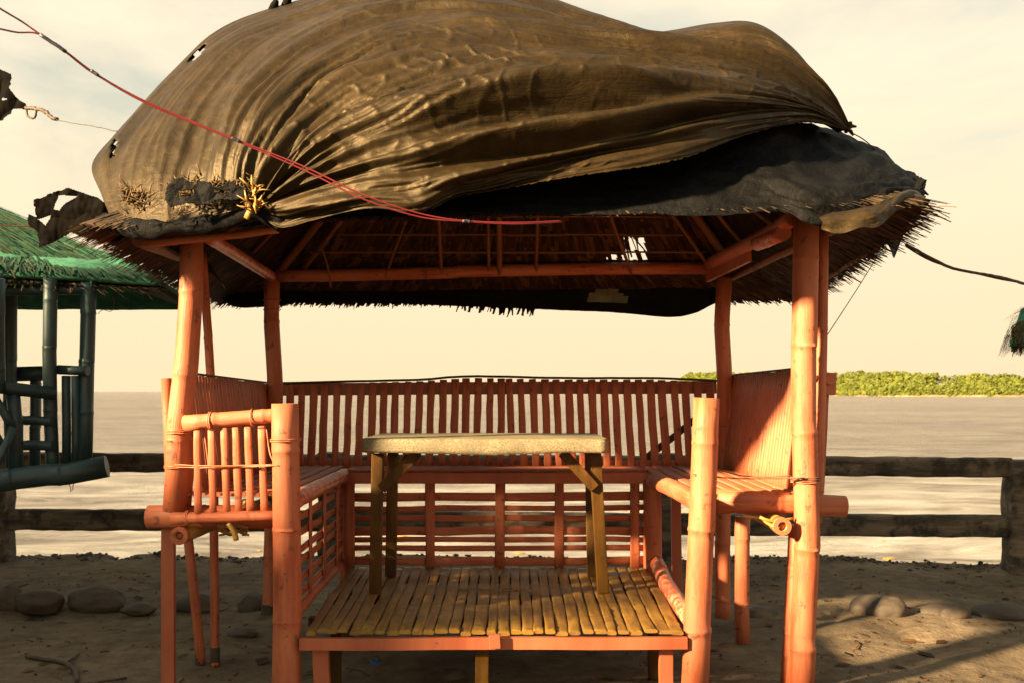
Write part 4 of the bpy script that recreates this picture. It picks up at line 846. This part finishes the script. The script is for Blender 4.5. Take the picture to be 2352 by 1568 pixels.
# tied bunch on the front left hem + frayed fibres in the tear
mb = MB()
for k in range(420):
    x = rr.uniform(392, 600) if k % 4 else rr.uniform(285, 345); y = (rr.gauss(452, 18) if x > 380 else rr.gauss(462, 16)); Y = 3.56; a = W(x, y, Y); l_ = rr.uniform(.015, .07); an = rr.uniform(-.5, PI+.5)
    b = a+Vector((math.cos(an)*l_, -rr.uniform(0, .03), math.sin(an)*l_*.8)); c = a.lerp(b, .5)+Vector((rr.uniform(-.01, .01), -.01, rr.uniform(-.01, .01))); mb.sweep([a, c, b], [(.004, .001), (.003, .001), (.001, .001)], seg=4)
tag(build('straw_tuft', mb, M['thatch_dark']), 'frayed straw and torn fibres poking through the tear at front left', 'straw', kind='stuff')
mb = MB()
for k in range(26):
    a = W(rr.uniform(572, 600), rr.uniform(430, 490), 3.52); an = rr.uniform(0, 2*PI); l_ = rr.uniform(.02, .07)
    b = a+Vector((math.cos(an)*l_, -rr.uniform(0, .04), math.sin(an)*l_)); mb.sweep([a, a.lerp(b, .5)+Vector((0, -.012, 0)), b], [(.006, .002), (.005, .002), (.002, .001)], seg=5)
mb.sweep([W(578, 478, 3.52), W(570, 492, 3.51), W(566, 503, 3.52)], [(.012, .004), (.010, .004), (.012, .003)], seg=7)
tag(build('tarp_knot', mb, M['bare']), 'yellowish knotted string bunch where the tarpaulin pleats meet at front left', 'knot')
# lower left hem: black rolled edge of the tarp resting on the eave
mb = MB(); hem = resample([W(x, y, Y) for x, y, Y in ((240, 500, 3.80), (275, 522, 3.72), (340, 528, 3.66), (420, 520, 3.62), (500, 512, 3.60), (560, 502, 3.57), (600, 490, 3.56), (650, 516, 3.58))], 60)
mb.sweep([p+Vector((0, 0, .012*N.noise(p*9))) for p in hem], [(.028+.014*N.noise(p*13), .034+.016*N.noise(p*17+Vector((4, 0, 0)))) for p in hem], seg=12)
tag(build('tarp_hem', mb, M['black']), 'dark rolled tarpaulin hem lying on the front left eave', 'tarpaulin')
mb = MB(); mb.bamboo([W(330, 560, 3.86), W(520, 545, 3.86), W(640, 528, 3.9)], .016, .014, node=.3); build('batten', mb, M['coral'], hut, 'thin red pole under the front left eave')

# ------------------------------------------------------------------ cables
def cable(pts, r, m, label, name='cable', n=60):
    mb = MB(); mb.line(pts, r, n=n); return mb
wp = [(-60, -20, 2.9), (0, 20, 2.95), (50, 50, 3.0), (90, 78, 3.02), (150, 118, 3.05), (220, 170, 3.1), (340, 236, 3.15), (540, 320, 3.22), (700, 384, 3.26), (830, 446, 3.28), (960, 490, 3.32), (1060, 507, 3.36), (1180, 512, 3.42), (1290, 508, 3.5)]
wp2 = [(-60, 55, 2.9), (0, 67, 2.95), (40, 75, 3.0), (90, 79, 3.02), (150, 120, 3.05), (185, 148, 3.08), (220, 172, 3.1), (340, 240, 3.15), (540, 323, 3.22), (700, 392, 3.26), (830, 456, 3.28), (960, 498, 3.32), (1060, 509, 3.36), (1180, 515, 3.42), (1290, 510, 3.5)]
for q, lab in ((wp, 'upper one of the two thin red cables crossing in front of the tarpaulin'), (wp2, 'lower one of the two thin red cables crossing in front of the tarpaulin')):
    mb = MB(); mb.line([W(*a) for a in q], .0028, n=140); o = tag(build('cable', mb, M['wire']), lab, 'cable', 'red cables in front of the tarpaulin')
    if q is wp:
        for a, b in (((92, 80, 3.02), (152, 120, 3.05)), ((210, 163, 3.095), (225, 174, 3.1)), ((532, 317, 3.217), (550, 326, 3.222)), ((1063, 508, 3.36), (1080, 510, 3.365))):
            t_ = MB(); t_.line([W(*a), W(*a).lerp(W(*b), .5)+Vector((0, 0, .001)), W(*b)], .0062, n=8, jit=.0008); build('tape', t_, M['tape'], o)
mb = MB(); mb.line([W(*a) for a in ((2080, 562, 4.6), (2110, 578, 4.6), (2150, 600, 4.6), (2200, 620, 4.65), (2280, 634, 4.7), (2352, 652, 4.8), (2460, 690, 4.9))], .0075, n=50, jit=.001); mb.line([W(*a) for a in ((2080, 566, 4.61), (2150, 604, 4.61), (2280, 638, 4.71), (2360, 655, 4.8), (2460, 693, 4.9))], .004, n=50)
tag(build('cable', mb, M['rope']), 'thick brown cable running from the right eave to the picture edge', 'cable')
mb = MB(); mb.line([W(2012, 595, 5.0), W(1960, 678, 4.7), W(1888, 788, 4.28)], .0022); tag(build('cable', mb, M['twine']), 'thin taut string from the right eave down to the front right post', 'string')
mb = MB(); mb.line([W(2135, 478, 3.9), W(2165, 474, 3.88), W(2196, 476, 3.86)], .002); tag(build('straw', mb, M['twine']), 'single long straw sticking out of the right eave tip', 'straw')

# ------------------------------------------------------------------ table
tbl = thing('table', 'small table with a speckled concrete top and brown wooden legs on the bamboo platform', 'table', (-.12, 4.85, FZ))
mb = MB(); bm = mb.bm
nx, ny, nz = 60, 22, 3; x0, x1, y0, y1, z0, z1 = -.705, .452, 4.50, 5.12, 1.012, 1.078
def tv(x, y, z, d): p = Vector((x, y, z)); return p+d*(.004*N.noise(p*9)+.0015*N.noise(p*40))
loop = []
prof = [(0, z0), (-.004, z0+.012), (-.004, z1-.014), (.0, z1-.004), (.008, z1)]
ring = []
per = [(x0+(x1-x0)*i/nx, y0) for i in range(nx)]+[(x1, y0+(y1-y0)*i/ny) for i in range(ny)]+[(x1-(x1-x0)*i/nx, y1) for i in range(nx)]+[(x0, y1-(y1-y0)*i/ny) for i in range(ny)]
cc = Vector(((x0+x1)/2, (y0+y1)/2, 0))
for ins, z in prof:
    r = []
    for x, y in per:
        ox = (1 if x > cc.x else -1) if (x in (x0, x1)) else 0; oy = (1 if y > cc.y else -1) if (y in (y0, y1)) else 0
        d = Vector((ox if abs(x-x0) < 1e-6 or abs(x-x1) < 1e-6 else 0, oy, 0)); cr_ = .012 if (d.x and d.y) else 0
        zz = z-(.010*math.exp(-((x+.12)/.25)**2) if z < z0+.005 else 0)+.003*N.noise(Vector((x*6, y*6, z*3)))
        r.append(bm.verts.new(Vector((x, y, zz))-d*(ins+cr_)+d*(.004*N.noise(Vector((x*8, y*8, 0)))+.0015*N.noise(Vector((x*40, y*40, z*50))))))
    ring.append(r)
for a, b in zip(ring, ring[1:]):
    for k in range(len(a)): mb.face([a[k], a[(k+1) % len(a)], b[(k+1) % len(a)], b[k]])
mb.face(ring[-1], None, False); mb.face(ring[0][::-1], None, False)
build('tabletop', mb, M['terrazzo'], tbl)
for a, b, Y, lab in ((868, 862, 4.64, 'dark'), (903, 897, 5.06, None), (1367, 1385, 4.64, None), (1355, 1361, 5.06, None)):
    p = W(a, 1040, Y); p.z = z0-.012; q = W(b, 1355, Y); q.z = FZ+.01
    mb = MB(); mb.board(p, q, .055, .05, (0, -1, 0), 6, .001); build('leg', mb, M['wood'], tbl, bevel=.003)
for a, b, Y in (((960, 1038), (876, 1122), 4.60), ((1292, 1038), (1366, 1120), 4.60), ((940, 1048), (905, 1090), 5.05)):
    mb = MB(); mb.board(W(*a, Y), W(*b, Y), .05, .022, (0, -1, 0), 2, .0005); build('brace', mb, M['wood'], tbl, bevel=.002)

# ------------------------------------------------------------------ neighbouring teal hut (left)
th = thing('teal_hut', 'dark teal bamboo hut with a green netted thatch roof at the left picture edge', 'hut', (-3.4, 6.0, 0))
def tpost(pts, r, name='post', **k): mb = MB(); mb.bamboo(pts, r, **k); return build(name, mb, M['teal'], th)
tpost([W(24, 660, 6.3), W(22, 800, 6.3), W(30, 1080, 6.3)], .045)
tpost([W(116, 640, 5.35), W(114, 860, 5.35), W(122, 1078, 5.35)], .037)
tpost([W(204, 650, 5.45), W(200, 800, 5.45), W(194, 1066, 5.40)], .042)
tpost([W(82, 850, 6.5), W(80, 1080, 6.5)], .035)
tpost([W(-8, 640, 5.0), W(-6, 900, 5.1)], .04)
tpost([W(-120, 1118, 4.9), W(0, 1104, 5.05), W(90, 1092, 5.12), W(160, 1088, 5.16), W(246, 1070, 5.2)], .060, 'beam', node=.22)
tpost([W(-100, 880, 5.05), W(0, 888, 5.15), W(60, 894, 5.25), W(126, 903, 5.3)], .036, 'rail', node=.25)
tpost([W(134, 848, 5.4), W(202, 851, 5.38)], .027, 'rail', node=.2)
tpost([W(40, 858, 6.4), W(110, 856, 6.4)], .05, 'rail')
tpost([W(42, 964, 5.35), W(122, 967, 5.3)], .026, 'rail', node=.15)
tpost([W(42, 1022, 5.35), W(124, 1023, 5.3)], .028, 'rail', node=.15)
tpost([W(30, 905, 5.2), W(38, 1000, 5.2), W(36, 1085, 5.15)], .036)
for x in (152, 174): tpost([W(x, 862, 5.4), W(x+1, 1068, 5.38)], .024, 'slat', node=.4)
tpost([W(-60, 1140, 5.0), W(-5, 1060, 5.05), W(30, 980, 5.1)], .02, 'brace'); tpost([W(-30, 880, 5.1), W(30, 985, 5.15)], .022, 'brace'); tpost([W(-40, 940, 5.12), W(10, 1030, 5.12)], .018, 'brace')
for x, y in ((-3.6, 5.2), (-4.4, 5.4), (-4.4, 7.0), (-4.0, 6.6)): tpost([(x, y, -.05), (x, y, 2.0)], .045)
tpost([W(-160, 672, 5.4), W(60, 668, 5.4), W(212, 665, 5.45)], .03, 'beam')
E1 = [(-4.9, 4.35, 1.95), W(385, 662, 5.56), (-2.45, 7.2, 1.9), (-5.1, 7.2, 1.9)]
E1 = [(-4.9, 4.6, 1.97), tuple(W(372, 662, 5.56)), (-2.35, 7.2, 1.9), (-5.2, 7.2, 1.9)]
P1 = [(-4.5, 5.0, 2.08), tuple(W(290, 628, 5.8)), (-2.8, 6.9, 2.06), (-4.8, 6.8, 2.08)]
thatch('roof', th, E1, P1, [(-4.1, 5.9, 2.66), (-3.75, 5.95, 2.62)], M['thatch_dark'], M['thatch_green'], .016, None, (.05, .14), 9, shell_m=M['net'], skip_side=((2, 0), (2, 1)), label='thatched roof covered with green net')
mb = MB(); mb.line([W(-80, 515, 4.6), W(0, 518, 4.5), W(66, 520, 4.3)], .003); tag(build('string', mb, M['twine_pink']), 'pale string tied from the black scrap past the green net roof', 'string')
mb = MB(); mb.line([W(225, 722, 5.6), W(236, 712, 5.6), W(255, 716, 5.6), W(262, 700, 5.6), W(258, 682, 5.6)], .0018, n=14); mb.line([W(150, 1085, 5.15), W(158, 1110, 5.15), W(164, 1128, 5.15), W(170, 1108, 5.15), W(180, 1082, 5.17)], .0025, n=14, jit=.003); build('twine', mb, M['twine'], th)

# neighbouring hut at the right edge: only its drooping green eave shows
rh = thing('green_roofed_hut', 'hut with a drooping grey green netted eave at the right picture edge', 'hut', (4.6, 6.3, 0))
E2 = [tuple(W(2326, 800, 6.0)), (6.2, 5.6, 1.62), (6.4, 8.0, 1.7), (4.15, 7.6, 1.62)]
P2 = [tuple(W(2352, 730, 6.2)), (5.7, 6.0, 1.85), (5.8, 7.2, 1.85), (4.2, 7.1, 1.85)]
thatch('roof', rh, E2, P2, [(4.6, 6.6, 2.3), (5.0, 6.6, 2.3)], M['thatch_dark'], M['thatch_green'], .02, None, (.03, .08), 21, shell_m=M['net'], label='roof under green grey net')
mb = MB(); 
for k in range(260):
    a = W(2352-abs(rr.gauss(0, 7)), rr.uniform(738, 775), 5.98); b = a+Vector((-rr.uniform(0, .03), rr.uniform(-.02, .02), -rr.uniform(.02, .07))); mb.sweep([a, a.lerp(b, .5)+Vector((-.012, 0, 0)), b], [(.012, .004), (.014, .004), (.004, .002)], seg=5)
build('thatch_fringe', mb, M['thatch_green'], rh)
for x, y in ((3.75, 6.1), (5.6, 6.1), (5.6, 7.1), (4.35, 7.1)): mb = MB(); mb.bamboo([(x, y, -.05), (x, y, 2.0)], .045); build('post', mb, M['teal'], rh)

# ------------------------------------------------------------------ off to the left, beside the camera: unseen sheds and trees added to shade ground and hut
sh = thing('blocker_shed', 'added unseen long shed with a thatched roof standing to the left of the camera', 'blocker', (-9.5, 0, 0))
a = Vector((-.37, .93, 0)); c0 = Vector((-8.2, 1.9, 0))     # wall axis roughly across the sun direction
axis = Vector((-sdir.y, sdir.x, 0)).normalized(); axis = axis if axis.y > 0 else -axis; out_ = Vector((sdir.x, sdir.y, 0)).normalized()
def shp(u, d, z): p = Vector((0, 4.2, 0))+out_*(8.5+d)+axis*u; return (p.x, p.y, z)
HT = .62+8.5*math.tan(SUN_EL)
def quadbox(mb, u0, u1, d0, d1, z0_, z1_):
    v = [mb.bm.verts.new(shp(u, d, z)) for z in (z0_, z1_) for u, d in ((u0, d0), (u1, d0), (u1, d1), (u0, d1))]
    for q in ((0, 1, 2, 3), (4, 5, 6, 7), (0, 1, 5, 4), (1, 2, 6, 5), (2, 3, 7, 6), (3, 0, 4, 7)): mb.face([v[k] for k in q], None, False)
for u0, u1, hb, root in ((2.3, 9, 1.0, sh), (.92, 2.3, 1.9, sh), (.18, .92, .48, sh), (-.22, .18, .95, sh), (-2.6, -.58, .62, None)):  # added sun-blocking sections; heights and gaps shape the cast shade
    root = root or thing('blocker_shed', 'small added unseen shed with a thatched roof nearer the camera than the long one', 'blocker', shp(-1.3, 1.7, 0))
    zr = hb+10.2*math.tan(SUN_EL); mb = MB(); quadbox(mb, u0+.002, u1, .6, 2.8, -.1, zr-.9); build('wall', mb, M['fence'], root)
    mb = MB(); v = [mb.bm.verts.new(shp(u, d, z)) for u in (u0, u1) for d, z in ((0, zr-1.2), (1.7, zr), (3.4, zr-1.2), (3.4, zr-1.3), (1.7, zr-.1), (0, zr-1.3))]
    for k in range(6): mb.face([v[k], v[(k+1) % 6], v[6+(k+1) % 6], v[6+k]], None, False)
    mb.face(v[:6], None, False); mb.face(v[6:], None, False); build('roof', mb, M['thatch_dark'], root)
def add_shade_tree(u, d, h, r, label):  # unseen tree added so its porous crown dapples the sun
    base = Vector(shp(u, d, 0)); t_ = thing('shade_tree', label, 'shade_tree', base, 'added unseen trees beside the shed'); mb = MB(); mb.line([base+Vector((0, 0, -.1)), base+Vector((.1, 0, h*.5)), base+Vector((0, .1, h*.85))], .09, n=8, seg=8)
    for k in range(6): an = k*1.05; mb.line([base+Vector((0, 0, h*.45)), base+Vector((math.cos(an)*r*.4, math.sin(an)*r*.4, h*.7)), base+Vector((math.cos(an)*r*.7, math.sin(an)*r*.7, h*.82))], .035, n=6, seg=6)
    build('trunk', mb, M['rope'], t_); mb = MB(); rr = random.Random(int(u*10+99))
    for k in range(2600):
        dd = Vector((rr.gauss(0, 1), rr.gauss(0, 1), rr.gauss(0, 1))).normalized()*rr.random()**.4*(1+.35*N.noise(Vector((k*.01, u, 0)))); c = base+Vector((dd.x*r, dd.y*r, h*.62+dd.z*h*.42))
        if N.noise(c*1.6) < -.12: continue
        e1 = Vector([rr.uniform(-1, 1) for _ in range(3)]).normalized(); e2 = e1.orthogonal().normalized(); s_ = rr.uniform(.05, .11)
        mb.face([mb.bm.verts.new(c+e1*s_*p_+e2*s_*.5*q_) for p_, q_ in ((-1, 0), (0, -1), (1, 0), (0, 1))], [(rr.random(), 0)]*4, False)
    build('crown', mb, M['leaf2'], t_)
add_shade_tree(-3.9, .5, HT*.93, 1.5, 'unseen added tree at the near end of the sheds')
add_shade_tree(-6.6, .8, HT*.80, 1.5, 'unseen added tree standing farther along from the sheds')
add_shade_tree(.6, -1.6, 2.0, .8, 'unseen added tree in front of the long shed')

for o in bpy.data.objects:
    if '_b' in o: del o['_b']
